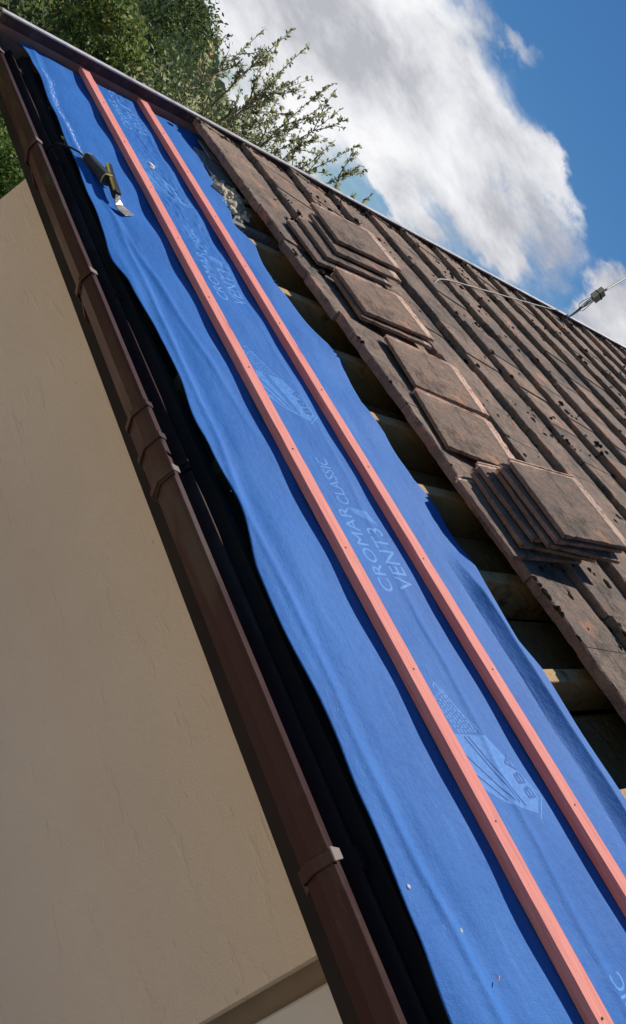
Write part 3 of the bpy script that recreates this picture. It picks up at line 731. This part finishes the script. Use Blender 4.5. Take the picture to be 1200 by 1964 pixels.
# ------------------------------------------------------------------ red battens
def batten(s0, w, e_far, label):
    m = MB(); n = 240; o = 0
    for i in range(n+1):
        e = -1.6 + (e_far+1.6)*i/n
        b = 0.004*nz3(e*0.8, s0*5) + 0.0007*nz3(e*14, s0*5); lift = 0.0012*nz3(e*1.1, s0*7) + 0.0006*nz3(e*11, s0*3)
        if i == n: pass
        for a, c in ((0, 0.0012), (w+0.0015, 0.0012), (w+0.0015, 0.0315), (0, 0.0315)):
            m.v.append(R(e + (0.012 if (i == n and a == 0) else 0), s0 + a + b, c + lift))
    for i in range(n):
        for q in range(4):
            q2 = (q+1) % 4; m.f.append((i*4+q, i*4+q2, i*4+4+q2, i*4+4+q))
    m.f.append((3, 2, 1, 0)); L = len(m.v)-4; m.f.append((L, L+1, L+2, L+3))
    org = R(1.5, s0+w/2, 0.0)
    o = m.build('roof_batten', M['red_wood'], origin=org, bevel=0.0016)
    tag(o, label, 'batten', 'red battens nailed across the membrane')
    for k, e in enumerate(RAF):
        if e > e_far: continue
        nl = MB(); nl.tube([R(e, s0+w*0.5+0.004*(k % 3-1), 0.0312), R(e, s0+w*0.5+0.004*(k % 3-1), 0.0332)], 0.0028, 8)
        nl.build('nail_head', M['verge'], o, origin=org)
batten(1.592, 0.0465, 4.49, 'red treated batten nearer the gutter, between hand tool and printed words')
batten(1.932, 0.0465, 4.495, 'red treated batten nearer the old tiles, upper of the two')

# ------------------------------------------------------------------ loose tiles
RX = Matrix.Rotation(PITCH, 3, 'X')
def tile_proto(w=0.375, L=0.475, t=0.0195):
    bm = bmesh.new(); m = MB(); nx, ny = 18, 22
    top = []; 
    for j in range(ny+1):
        for i in range(nx+1):
            x = -w/2 + w*i/nx; y = L*j/ny
            ex = 0.006*nz3(x*30, y*30, 3+t*99) if (i in (0, nx) or j in (0, ny)) else 0
            z = t + 0.0012*nz3(x*18, y*18, 1)
            if j == 0: z -= 0.0025; 
            m.v.append(Vector((x+ex, y+ex, z)))
    n = len(m.v)
    for j in range(ny+1):
        for i in range(nx+1):
            x = -w/2 + w*i/nx; y = L*j/ny
            z = 0.0 if j < 3 else 0.004
            m.v.append(Vector((x, y, z)))
    for j in range(ny):
        for i in range(nx):
            a = j*(nx+1)+i; m.f.append((a, a+1, a+nx+2, a+nx+1)); b = a+n; m.f.append((b, b+nx+1, b+nx+2, b+1))
    for i in range(nx):
        a = i; m.f.append((a, a+n, a+n+1, a+1)); a = ny*(nx+1)+i; m.f.append((a, a+1, a+1+n, a+n))
    for j in range(ny):
        a = j*(nx+1); m.f.append((a, a+nx+1, a+nx+1+n, a+n)); a = j*(nx+1)+nx; m.f.append((a, a+n, a+nx+1+n, a+nx+1))
    body = m.build('tile_body', M['tile'], origin=Vector((0, 0, 0)), bevel=0.0012)
    lk = MB(); lk.box(-w/2-0.024, -w/2+0.004, 0.02, L-0.004, 0.001, 0.010); lk.box(-w/2-0.024, -w/2-0.018, 0.02, L-0.004, 0.0102, 0.015)
    lock = lk.build('side_lock', M['tile'], origin=Vector((0, 0, 0)), bevel=0.001)
    return body, lock
body0, lock0 = tile_proto(); first = [True]
def place_tile(e_c, s0, n0, rot, label, group, tilt=0.0, roll=0.0):
    tilt += random.uniform(-0.2, 0.3); roll += random.uniform(-0.4, 0.4)
    loc = R(e_c*1.018, s0*1.018, n0 + TN + 0.006)
    o = bpy.data.objects.new('loose_tile', None); C.objects.link(o); o.empty_display_size = 0.05
    o.matrix_world = Matrix.Translation(loc) @ RX.to_4x4() @ Matrix.Rotation(rad(rot), 4, 'Z') @ Matrix.Rotation(rad(tilt), 4, 'X') @ Matrix.Rotation(rad(roll), 4, 'Y')
    tag(o, label, 'roof tile', group)
    if first[0]: b, l = body0, lock0; first[0] = False
    else:
        b = body0.copy(); l = lock0.copy(); C.objects.link(b); C.objects.link(l)
    for c in (b, l): c.parent = o; c.matrix_parent_inverse = Matrix.Identity(4); c.location = (0, 0, 0)
G1 = 'loose tiles stacked near the gable edge'; G2 = 'single loose tiles laid out on the roof'; G3 = 'loose tiles in the big near stack'
TH = 0.0225
# near stack, bottom to top: (centre e, lower edge s, rotation)
st = [(1.375, 2.315, 3.5, 'lowest tile of the big near stack, jutting over the roof edge'),
      (1.412, 2.385, -2.5, 'second lowest tile of the big near stack, pale patch on its end'),
      (1.422, 2.418, 2.5, 'third tile from the bottom of the big near stack'),
      (1.378, 2.455, -3.0, 'middle tile of the big near stack, just below a shadowed gap'),
      (1.376, 2.462, 1.4, 'tile second from the top at the lower side of the near stack'),
      (1.384, 2.488, 0.0, 'topmost tile of the big near stack with white lichen patches')]
n = 0.0975
for (ec, s0, rt, lab) in st:
    place_tile(ec, s0, n, rt, lab, G3, 0.0); n += TH + random.uniform(0.002, 0.006)
place_tile(1.392, 2.70, n-0.030-TH*1.02+0.0005+0.0, 0.0, 'upper slope tile of the big near stack with bare pink end', G3) if False else None
# singles
place_tile(2.795, 2.455, 0.0985, -3.0, 'lower of the two loose tiles nearest the far stack, mostly hidden', G2)
place_tile(2.815, 2.475, 0.0985+TH, -0.5, 'loose tile lying on another just below the far stack, pink upper end', G2)
place_tile(2.335, 2.515, 0.0985, -6.5, 'middle loose tile between two other single tiles, pink upper end', G2)
place_tile(1.935, 2.430, 0.0985, -8.5, 'loose tile touching the big near stack, orange patch and a moss clump', G2)
# far stack
fs_ = [(3.22, 2.400, 3.0, 0.0985, 'lowest tile of the far stack, tilted beneath the others'),
       (3.27, 2.475, 1.5, 0.0985+TH, 'second lowest tile of the far stack'),
       (3.33, 2.560, 0.0, 0.0985+2*TH+0.002, 'second from top tile of the far stack, pale broken end'),
       (3.42, 2.600, 0.5, 0.0985+3*TH+0.006, 'topmost tile of the far stack near the gable edge, bare pale end')]
for (ec, s0, rt, nn, lab) in fs_:
    place_tile(ec, s0, nn, rt, lab, G1)

# ------------------------------------------------------------------ rubble by the gable
m = MB()
for i in range(170):
    e = 3.72 + random.gauss(0, 0.11); s_ = 2.24 + random.gauss(0, 0.04); r = random.choice((0.006, 0.01, 0.014, 0.022, 0.034))*random.uniform(0.7, 1.2)
    lump(m, R(e, s_, -0.015 + random.uniform(-0.012, 0.012) + 0.012*math.exp(-((e-3.72)/0.08)**2)), r*1.2, r, r*0.7, random.random()*40, det=2)
tag(m.build('mortar_rubble', M['mortar'], origin=R(3.7, 2.23, -0.05)), 'crumbled cream mortar lying in the open rafters by the gable', 'mortar', kind='stuff')
m = MB(); m.rbox(3.90, 4.22, 2.20, 2.50, -0.004, 0.006)
o = m.build('slate_strip', M['slate'], origin=R(4.2, 2.3, -0.02), bevel=0.002); tag(o, 'wide grey slate piece exposed beside the membrane near the gable', 'slate')
m = MB(); m.rbox(4.14, 4.36, 2.27, 2.50, 0.0065, 0.016)
o = m.build('slate_strip', M['slate'], origin=R(4.3, 2.3, -0.01), bevel=0.002); tag(o, 'small dark slate piece lying on the wider one', 'slate')
m = MB(); m.rbox(3.40, 3.44, 2.13, 2.45, -0.055, -0.004)
o = m.build('timber_offcut', M['slate'], origin=R(3.4, 2.3, -0.03), bevel=0.002); tag(o, 'narrow grey weathered timber strip below the mortar rubble', 'timber')

# ------------------------------------------------------------------ tool with a lead
def roofpt(e, s_, n=0.0): return R(e, s_, n)
tb = R(3.20, 1.365, 0.0)
tool = empty('power_tool', tb, 'black and yellow corded hand tool lying on the blue membrane', 'power tool')
m = MB(); 
# body: rounded block from (3.31,1.335) to (3.10,1.385)
ax = np.array([3.335, 1.338]); bx_ = np.array([3.150, 1.386]); dv = bx_-ax; Ld = np.linalg.norm(dv); dv = dv/Ld; pv = np.array([dv[1], -dv[0]])*-1
secs = [(0.0, 0.010, 0.009), (0.06, 0.018, 0.016), (0.15, 0.022, 0.020), (0.55, 0.0235, 0.022), (0.95, 0.025, 0.024), (1.0, 0.0245, 0.0235)]
def ring(mb, t, hw, hh, cz, k=14):
    c = ax + dv*Ld*t
    for q in range(k):
        an = 2*math.pi*q/k; cx = math.copysign(abs(math.cos(an))**0.55, math.cos(an))*hw; cz_ = math.copysign(abs(math.sin(an))**0.55, math.sin(an))*hh
        p = c + pv*cx; mb.v.append(R(p[0], p[1], cz + cz_))
def sweep(secs, mat, name, zo=0.0, k=14):
    mb = MB()
    for t, hw, hh in secs: ring(mb, t, hw, hh, hh + 0.003 + zo)
    for i in range(len(secs)-1):
        for q in range(k): q2 = (q+1) % k; mb.f.append((i*k+q, i*k+q2, i*k+k+q2, i*k+k+q))
    mb.f.append(tuple(range(k))[::-1]); L = (len(secs)-1)*k; mb.f.append(tuple(L+q for q in range(k)))
    return mb.build(name, mat, tool, smooth=False, bevel=0.0015)
sweep(secs, M['toolgrey'], 'body')
sweep([(0.035, 0.0165, 0.0150), (0.10, 0.0212, 0.0192)], M['yellow'], 'rear_collar')
sweep([(0.955, 0.0262, 0.0248), (0.99, 0.0262, 0.0248)], M['yellow'], 'front_collar', -0.001)
m = MB(); c = ax + dv*Ld*0.62 + pv*0.036
m.add([], [])
for (t, hw) in ((0.45, 0.008), (0.52, 0.012), (0.80, 0.012), (0.88, 0.008)):
    c = ax + dv*Ld*t - pv*0.022
    for (a, b) in ((0, 0.012), (-hw*0.7, 0.012), (-hw*0.7, 0.036), (0, 0.041)):
        p = c + pv*a; m.v.append(R(p[0], p[1], b))
for i in range(3):
    for q in range(4): q2 = (q+1) % 4; m.f.append((i*4+q, i*4+q2, i*4+4+q2, i*4+4+q))
m.f.append((3, 2, 1, 0)); m.f.append((12, 13, 14, 15)); m.build('switch_plate', M['steel'], tool, bevel=0.001)
cord = [R(3.333, 1.338, 0.014), R(3.335, 1.31, 0.022), R(3.34, 1.275, 0.022), R(3.352, 1.255, 0.016), R(3.372, 1.235, 0.006), R(3.40, 1.222, -0.03), R(3.43, 1.218, -0.10)]
m = MB(); m.tube(cord, 0.0045, 8); m.build('power_cord', M['rubber'], tool, smooth=True)
def sk(p): return (3.335 - (3.335-p[0])*0.86, 1.34 + (p[1]-1.34)*0.92)
hb = R(3.10, 1.39, 0.0)
ham = empty('scraper', hb, 'hand scraper with black yellow-edged handle and wide steel blade on the membrane', 'scraper')
m = MB(); h0 = np.array(sk((3.270, 1.425))); h1 = np.array(sk((2.985, 1.402))); hd = (h1-h0); hp = np.array([-hd[1], hd[0]])/np.linalg.norm(hd)
for t, w, z0, z1 in ((0, 0.009, 0.028, 0.050), (0.06, 0.012, 0.024, 0.052), (0.5, 0.014, 0.018, 0.050), (0.94, 0.015, 0.010, 0.044), (1, 0.013, 0.010, 0.040)):
    c = h0 + hd*t + hp*0.006*math.sin(t*3.1)
    for a, b in ((-w, z0), (w, z0), (w, z1), (-w, z1)): m.v.append(R(c[0]+hp[0]*a, c[1]+hp[1]*a, b))
for i in range(4):
    for q in range(4): q2 = (q+1) % 4; m.f.append((i*4+q, i*4+q2, i*4+4+q2, i*4+4+q))
m.f.append((3, 2, 1, 0)); m.f.append((16, 17, 18, 19)); m.build('handle', M['rubber'], ham, bevel=0.004, segs=2)
m = MB()
for t, z1 in ((0.02, 0.0545), (0.5, 0.0525), (0.93, 0.0465)):
    c = h0 + hd*t + hp*(0.006*math.sin(t*3.1)+0.0105)
    for a, b in ((-0.002, z1-0.012), (0.0055, z1-0.012), (0.0055, z1-0.006), (-0.002, z1-0.002)): m.v.append(R(c[0]+hp[0]*a, c[1]+hp[1]*a, b))
for i in range(2):
    for q in range(4): q2 = (q+1) % 4; m.f.append((i*4+q, i*4+q2, i*4+4+q2, i*4+4+q))
m.f.append((3, 2, 1, 0)); m.f.append((8, 9, 10, 11)); m.build('handle_stripe', M['yellow'], ham)
m = MB()
bl = [((2.990, 1.392), (2.987, 1.413), 0.034, 0.024), ((2.955, 1.385), (2.960, 1.410), 0.026, 0.020), ((2.918, 1.381), (2.945, 1.425), 0.016, 0.012), ((2.888, 1.392), (2.930, 1.452), 0.010, 0.007), ((2.868, 1.420), (2.917, 1.478), 0.006, 0.0045)]
for a, b, z1, z0 in bl:
    a = sk(a); b = sk(b)
    m.v += [R(a[0], a[1], z0), R(b[0], b[1], z0), R(b[0], b[1], z1), R(a[0], a[1], z1)]
for i in range(len(bl)-1):
    for q in range(4): q2 = (q+1) % 4; m.f.append((i*4+q, i*4+q2, i*4+4+q2, i*4+4+q))
m.f.append((3, 2, 1, 0)); L = len(m.v)-4; m.f.append((L, L+1, L+2, L+3)); m.build('blade', M['steel'], ham, bevel=0.0015)

# small chips on the membrane
def chip(e, s_, a, b, label, mat='white'):
    m = MB(); lump(m, R(e, s_, mem_n(e, s_)+0.002), a, b, min(a, b)*0.5, random.random()*9, det=2)
    o = m.build('mortar_chip', M[mat], origin=R(e, s_, mem_n(e, s_))); tag(o, label, 'chip', 'pale chips lying on the membrane')
chip(3.64, 1.756, 0.030, 0.014, 'white flake between the red battens, upslope of the hand tool')
chip(0.309, 1.292, 0.005, 0.004, 'pale chip near the lower membrane edge, farther of two by the gutter clip')
chip(0.208, 1.388, 0.005, 0.004, 'pale chip near the bottom of the membrane fold')
m = MB(); m.tube([R(0.105, 1.408, 0.004), R(0.112, 1.418, 0.004)], 0.0013, 5)
tag(m.build('wood_splinter', M['red_wood'], origin=R(0.105, 1.41, 0)), 'tiny pink wood splinter at the bottom of the blue membrane', 'splinter')

# ------------------------------------------------------------------ wire on the tiles, strain clamp and service line
pts = []
for e, s_, n_ in ((3.600, 3.690, 0.088), (3.640, 3.735, 0.105), (3.690, 3.800, 0.112), (3.79, 4.00, 0.108), (3.92, 4.38, 0.105), (4.06, 4.80, 0.104), (4.22, 5.28, 0.102), (4.40, 5.80, 0.100), (4.43, 5.93, 0.112), (4.455, 5.98, 0.106), (4.475, 6.0, 0.05)):
    pts.append(R(e*1.018, s_*1.018, n_ + TN))
def smooth_pts(p, n=5):
    out = []
    for i in range(len(p)-1):
        p0, p1, p2, p3 = p[max(i-1, 0)], p[i], p[i+1], p[min(i+2, len(p)-1)]
        for k in range(n):
            t = k/n; out.append(0.5*((2*p1) + (p2-p0)*t + (2*p0-5*p1+4*p2-p3)*t*t + (3*p1-p0-3*p2+p3)*t**3))
    out.append(p[-1]); return out
m = MB(); m.tube(smooth_pts(pts), 0.0055, 8)
tag(m.build('cable', M['cable'], origin=R(4.0, 4.6, 0.1), smooth=True), 'thin pale cable curving over the mossy tiles to the gable edge', 'cable')
def cr(px, py, e): # point on the camera ray pattern used only to work out where the fitting hangs, at e metres along the eave
    d = np.array([px-600.0, py-982.0, FPX]); k = e/(d@E_); q = d*k
    return Wd(e, q@H_, q@V_)
A = cr(1087, 611, 4.50); Bc = cr(1146, 567, 4.50); Dd = (Bc-A).normalized()
cl = empty('cable_clamp', Bc, 'grey and cream strain clamp box with looped tails above the gable edge', 'cable clamp')
nrm = Dd.cross(Vector((1, 0, 0))).normalized(); third = Dd.cross(nrm)
def obox(c, a, b, g_, la, lb, lg):
    return [c + a*(i*la) + b*(j*lb) + g_*(k*lg) for k in (-1, 1) for (i, j) in ((-1, -1), (1, -1), (1, 1), (-1, 1))]
m = MB(); m.box8(obox(Bc-Dd*0.020, Dd, nrm, third, 0.028, 0.040, 0.030)); m.box8(obox(Bc+Dd*0.036, Dd, nrm, third, 0.022, 0.038, 0.028)); m.build('clamp_body', M['clampgrey'], cl, bevel=0.004)
m = MB(); m.box8(obox(Bc+Dd*0.011, Dd, nrm, third, 0.0055, 0.043, 0.033)); m.build('clamp_band', M['rubber'], cl, bevel=0.001)
m = MB(); sgn = 1 if nrm.z < 0 else -1
m.box8(obox(Bc-Dd*0.020+nrm*sgn*0.041, Dd, nrm, third, 0.026, 0.009, 0.026)); m.box8(obox(Bc+Dd*0.040+nrm*sgn*0.038, Dd, nrm, third, 0.026, 0.009, 0.024)); m.build('clamp_gasket', M['cream'], cl, bevel=0.002)
st0 = Bc - Dd*0.045
for k, (o1, w1, w2) in enumerate(((0.02, 0.03, 0.012), (-0.015, -0.02, 0.0), (0.0, 0.012, -0.014), (0.006, -0.004, 0.006))):
    p = [st0 + nrm*sgn*o1, st0*0.75 + A*0.25 + nrm*sgn*w1, st0*0.45 + A*0.55 + nrm*sgn*w2, A + nrm*sgn*0.006*(k-1.5)*0.6, A - Dd*0.01]
    m = MB(); m.tube(smooth_pts(p, 6), 0.0042, 6); m.build('wire_tail', M['wire'], cl, smooth=True)
for k, w in enumerate((0.055, -0.04)):
    p = [st0 + nrm*sgn*0.5*w, st0*0.8 + A*0.2 + nrm*sgn*w*1.05, st0*0.55 + A*0.45 + nrm*sgn*w*1.15, st0*0.5 + A*0.5 + nrm*sgn*w*0.4, st0*0.62 + A*0.38, st0*0.8+A*0.2 + nrm*sgn*0.01]
    m = MB(); m.tube(smooth_pts(p, 7), 0.0032, 6); m.build('wire_loop', M['wire'], cl, smooth=True)
m = MB(); m.tube([A, A - Dd*0.03, A - Dd*0.05 - Vector((0, 0, 0.03)), R(4.54, 6.15, 0.03)], 0.010, 6); m.build('clamp_hook', M['wire'], cl)
Fz = Bc + Dd*0.065; far = Fz + (Dd + Vector((-1.6, 0, -0.0))).normalized()*0.0
d2 = (cr(1240, 508, 5.3) - Fz)
p = [Fz + d2*t + Vector((0, 0, -0.02*t*(1-t))) for t in (0, 0.5, 1, 2, 4, 7, 11)]
m = MB(); m.tube(smooth_pts(p), 0.011, 8)
tag(m.build('service_cable', M['cable'], origin=Fz, smooth=True), 'grey overhead service cable leaving the clamp box across the sky', 'cable')

# ------------------------------------------------------------------ vegetation
def leaves_obj(name, P, Dn, size, mat, parent, origin, asp=0.5):
    """P leaf centres (n,3), Dn axis directions; each leaf a folded pointed blade of four faces' worth of verts"""
    n = len(P); P = np.asarray(P, float); Dn = np.asarray(Dn, float)
    Dn /= np.linalg.norm(Dn, axis=1)[:, None] + 1e-9
    rnd = rng.normal(size=(n, 3)); side = np.cross(Dn, rnd); side /= np.linalg.norm(side, axis=1)[:, None] + 1e-9
    nor = np.cross(Dn, side)
    sz = size*(0.6+0.8*rng.random(n))[:, None]
    a = P - Dn*sz*0.5; b = P + side*sz*asp*0.5 + nor*sz*0.10; c = P + Dn*sz*0.5; d = P - side*sz*asp*0.5 + nor*sz*0.10
    vs = np.stack([a, b, c, d], 1).reshape(-1, 3) - np.array(origin)
    me = bpy.data.meshes.new(name); me.vertices.add(4*n); me.vertices.foreach_set('co', vs.ravel())
    me.loops.add(6*n); me.polygons.add(2*n)
    idx = (np.arange(n)*4)[:, None]
    lo = np.concatenate([idx, idx+1, idx+2, idx, idx+2, idx+3], 1).ravel()
    me.loops.foreach_set('vertex_index', lo.astype(np.int32))
    me.polygons.foreach_set('loop_start', (np.arange(2*n)*3).astype(np.int32))
    me.update(calc_edges=True); me.validate()
    me.materials.append(mat)
    o = bpy.data.objects.new(name, me); C.objects.link(o); o.parent = parent
    return o
def polar(az, d, z): a = rad(az); return np.array([-math.cos(a)*d, math.sin(a)*d, z])
def leafy_tree(name, az, dist, z_lo, z_hi, rad_xy, nleaf, size, mat, label, cat, group, clumps=40, limbs=7):
    base = polar(az, dist, 0.0)
    root = empty(name, base, label, cat, group)
    tm = MB(); top = Vector(base) + Vector((0, 0, z_lo + (z_hi-z_lo)*0.6))
    tm.tube([Vector(base), Vector(base)*0.5 + top*0.5 + Vector((0.1, 0.05, 0)), top], [0.13, 0.09, 0.035], 8)
    cs = []
    for k in range(clumps):
        th = random.random()*2*math.pi; ph = random.random(); rr = rad_xy*(0.35 + 0.65*random.random()**0.5)
        zz = z_lo + (z_hi-z_lo)*ph; taper = math.sin(math.pi*min(0.97, 0.12+0.80*ph))**0.6
        c = base + np.array([math.cos(th)*rr*taper, math.sin(th)*rr*taper, zz]); cs.append((c, random.uniform(0.16, 0.55)*min(1.0, rad_xy*0.7)))
    for k in range(limbs):
        c = Vector(cs[k][0]); st_ = Vector(base) + Vector((0, 0, max(0.4, (c.z)*0.55))); tm.tube([st_, (st_+c)/2 + Vector((0, 0, 0.1)), c], [0.045, 0.028, 0.01], 6)
    tm.build('trunk', M['bark'], root, smooth=True)
    P = []; Dn = []
    per = nleaf//clumps
    for c, r in cs:
        q = rng.normal(size=(per, 3)); q /= np.linalg.norm(q, axis=1)[:, None]; rr = r*(rng.random(per)**0.40)[:, None]*np.array([1.15, 1.15, 0.8])
        pp = c + q*rr; P.append(pp); Dn.append(q*0.6 + rng.normal(size=(per, 3))*0.7 + np.array([0, 0, 0.1]))
    P = np.concatenate(P); Dn = np.concatenate(Dn); k = P[:, 2] > 0.02
    leaves_obj('crown', P[k], Dn[k], size, mat, root, base)
    return root
TG = 'trees and shrubs beyond the gable'
leafy_tree('broadleaf_tree', 20.0, 9.0, 0.6, 3.15, 1.25, 24000, 0.055, M['leaf_a'], 'leafy green tree with pale sunlit leaves behind the membrane corner', 'tree', TG, 60)
leafy_tree('broadleaf_tree', 26.5, 10.0, 0.4, 3.15, 1.1, 20000, 0.052, M['leaf_b'], 'darker tree rising between the pale leafy tree and the sparse shrub', 'tree', TG, 55)
leafy_tree('broadleaf_tree', 15.0, 11.5, 0.6, 3.7, 1.5, 17000, 0.062, M['leaf_b'], 'dark tree behind the brown verge at the top left', 'tree', TG, 60)
leafy_tree('broadleaf_tree', 23.0, 13.0, 0.8, 4.05, 1.5, 17000, 0.060, M['leaf_b'], 'taller dark tree at the top, standing against the hill', 'tree', TG, 60)
leafy_tree('broadleaf_tree', 30.5, 11.5, 0.4, 3.15, 1.2, 19000, 0.050, M['leaf_a'], 'yellowish green tree low behind the verge under the sparse shrub', 'tree', TG, 55)
leafy_tree('broadleaf_tree', 36.5, 10.5, 0.3, 2.7, 1.2, 8000, 0.060, M['leaf_a'], 'low green tree hidden behind the tiled roof edge', 'tree', TG, 50)
# hedge low down, seen past the end of the wall
hb_ = polar(24, 8.2, 0.0); hed = empty('hedge', hb_, 'bright green small-leaved hedge below the far end of the gutter', 'hedge')
n = 42000
az_ = rng.uniform(12, 34, n); dd = 7.6 + 0.9*rng.random(n)**1.0; zz = rng.random(n)**0.9*1.75
bump_ = 0.15*np.sin(az_*2.1)+0.1*np.sin(zz*7+az_)
P = np.stack([-np.cos(np.radians(az_))*(dd+bump_), np.sin(np.radians(az_))*(dd+bump_), zz + 0.05*rng.normal(size=n)], 1)
Dn = rng.normal(size=(n, 3)) + np.array([0.3, -0.2, 0.4])
leaves_obj('foliage', P, Dn, 0.052, M['leaf_c'], hed, hb_, 0.6)
tk = MB()
for a in range(14, 34, 3): tk.tube([Vector(polar(a, 8.1, 0)), Vector(polar(a+0.4, 8.1, 1.2))], [0.03, 0.015], 6)
tk.build('stems', M['bark'], hed)
# dark post in the far left corner
m = MB(); pb = polar(27.2, 7.2, 0.0)
pp = Vector(pb); m.box8([pp + Vector((x, y, z)) for z in (0, 1.62) for x, y in ((-0.05, -0.05), (0.05, -0.05), (0.05, 0.05), (-0.05, 0.05))])
tag(m.build('fence_post', M['black'], origin=pp, bevel=0.005), 'dark post in front of the hedge at the wall end', 'post')

# sparse shrub against the sky
sb = polar(33.0, 7.2, 0.0); shrub = empty('sparse_shrub', sb, 'tall sparse shrub with thin arching twigs and small leaves against the clouds', 'shrub')
tips = [(28.8, 7.5, 7.3), (27.9, 6.2, 7.6), (30.2, 7.9, 7.0), (32.6, 8.0, 6.8), (29.6, 5.4, 7.4), (33.2, 6.7, 7.2), (36.6, 7.3, 6.9), (37.6, 6.8, 7.3), (39.7, 6.6, 7.0), (38.9, 5.3, 7.2), (34.5, 5.6, 7.5), (31.0, 6.2, 7.6), (28.0, 4.2, 7.2), (35.4, 6.3, 6.9), (31.6, 7.0, 7.3), (36.0, 4.0, 7.6), (33.0, 3.8, 7.1), (30.2, 3.4, 7.5), (40.2, 5.8, 7.2), (34.0, 7.5, 7.5)]
br = MB(); LP = []; LD = []
def shoot(p0, p1, r0, lev, seed):
    bend = Vector((random.gauss(0, 1), random.gauss(0, 1), random.gauss(0, 0.6)))*(p1-p0).length*0.05
    n = 9; pts = []
    for i in range(n+1):
        t = i/n; q = p0.lerp(p1, t) + bend*math.sin(math.pi*t) + Vector((nz3(seed, t*4), nz3(seed+9, t*4), nz3(seed+5, t*4)))*0.02*(p1-p0).length
        pts.append(q)
    br.tube(pts, [max(0.0016, r0*(1-0.85*i/n)) for i in range(n+1)], 5 if lev else 6)
    d = (p1-p0).normalized(); L = (p1-p0).length
    if lev < 3:
        for k in range((10, 7, 3)[lev]):
            t = random.uniform(0.30 if lev == 0 else 0.2, 0.95); i = int(t*n); q = pts[i]
            dirr = (d + Vector((random.gauss(0, 1), random.gauss(0, 1), random.gauss(0.15, 0.8)))*0.62).normalized()
            ln = L*(1-t*0.6)*(0.26, 0.34, 0.4)[lev]*random.uniform(0.6, 1.3)
            shoot(q, q + dirr*ln, r0*0.45, lev+1, seed+k*3.1)
    if lev >= 1 or True:
        nl = int(L/0.020)
        for k in range(nl):
            t = random.uniform(0.45 if lev == 0 else 0.1, 1.0); i = min(n-1, int(t*n)); q = pts[i].lerp(pts[i+1], random.random())
            dd_ = (d*0.6 + Vector((random.gauss(0, 1), random.gauss(0, 1), random.gauss(0, 1)))*0.7).normalized()
            LP.append(q + dd_*0.02); LD.append(dd_)
for k, (az, el, ds) in enumerate(tips):
    tip = Vector(polar(az, ds, CAMZ + ds*math.tan(rad(el))))
    az0 = 33 + (az-33)*0.45; st_ = Vector(polar(az0, 7.2, 1.6 + 0.5*random.random()))
    shoot(st_, tip, 0.011, 0, k*17.3)
    br.tube([Vector(sb), Vector(sb)*0.4 + st_*0.6, st_], [0.04, 0.025, 0.011], 6)
br.build('branches', M['bark'], shrub, smooth=True)
# fuller foliage in the lower half of the shrub
for i in range(15000):
    az = random.gauss(32.8, 3.3); el = random.uniform(-3.5, 5.2)*1.0; ds = random.uniform(6.7, 7.8)
    if el > 4.3 - abs(az-32.8)*0.45 + 1.6*nz3(az*0.8, el) - 2.2*random.random(): continue
    if nz3(az*1.5, el*1.5, ds*2) < (-0.12 if el < 2 else 0.02): continue
    LP.append(Vector(polar(az, ds, CAMZ + ds*math.tan(rad(el))))); LD.append(Vector((random.gauss(0, 1), random.gauss(0, 1), random.gauss(0, 1))))
leaves_obj('leaves', [tuple(v) for v in LP], [tuple(v) for v in LD], 0.038, M['leaf_d'], shrub, sb, 0.55)
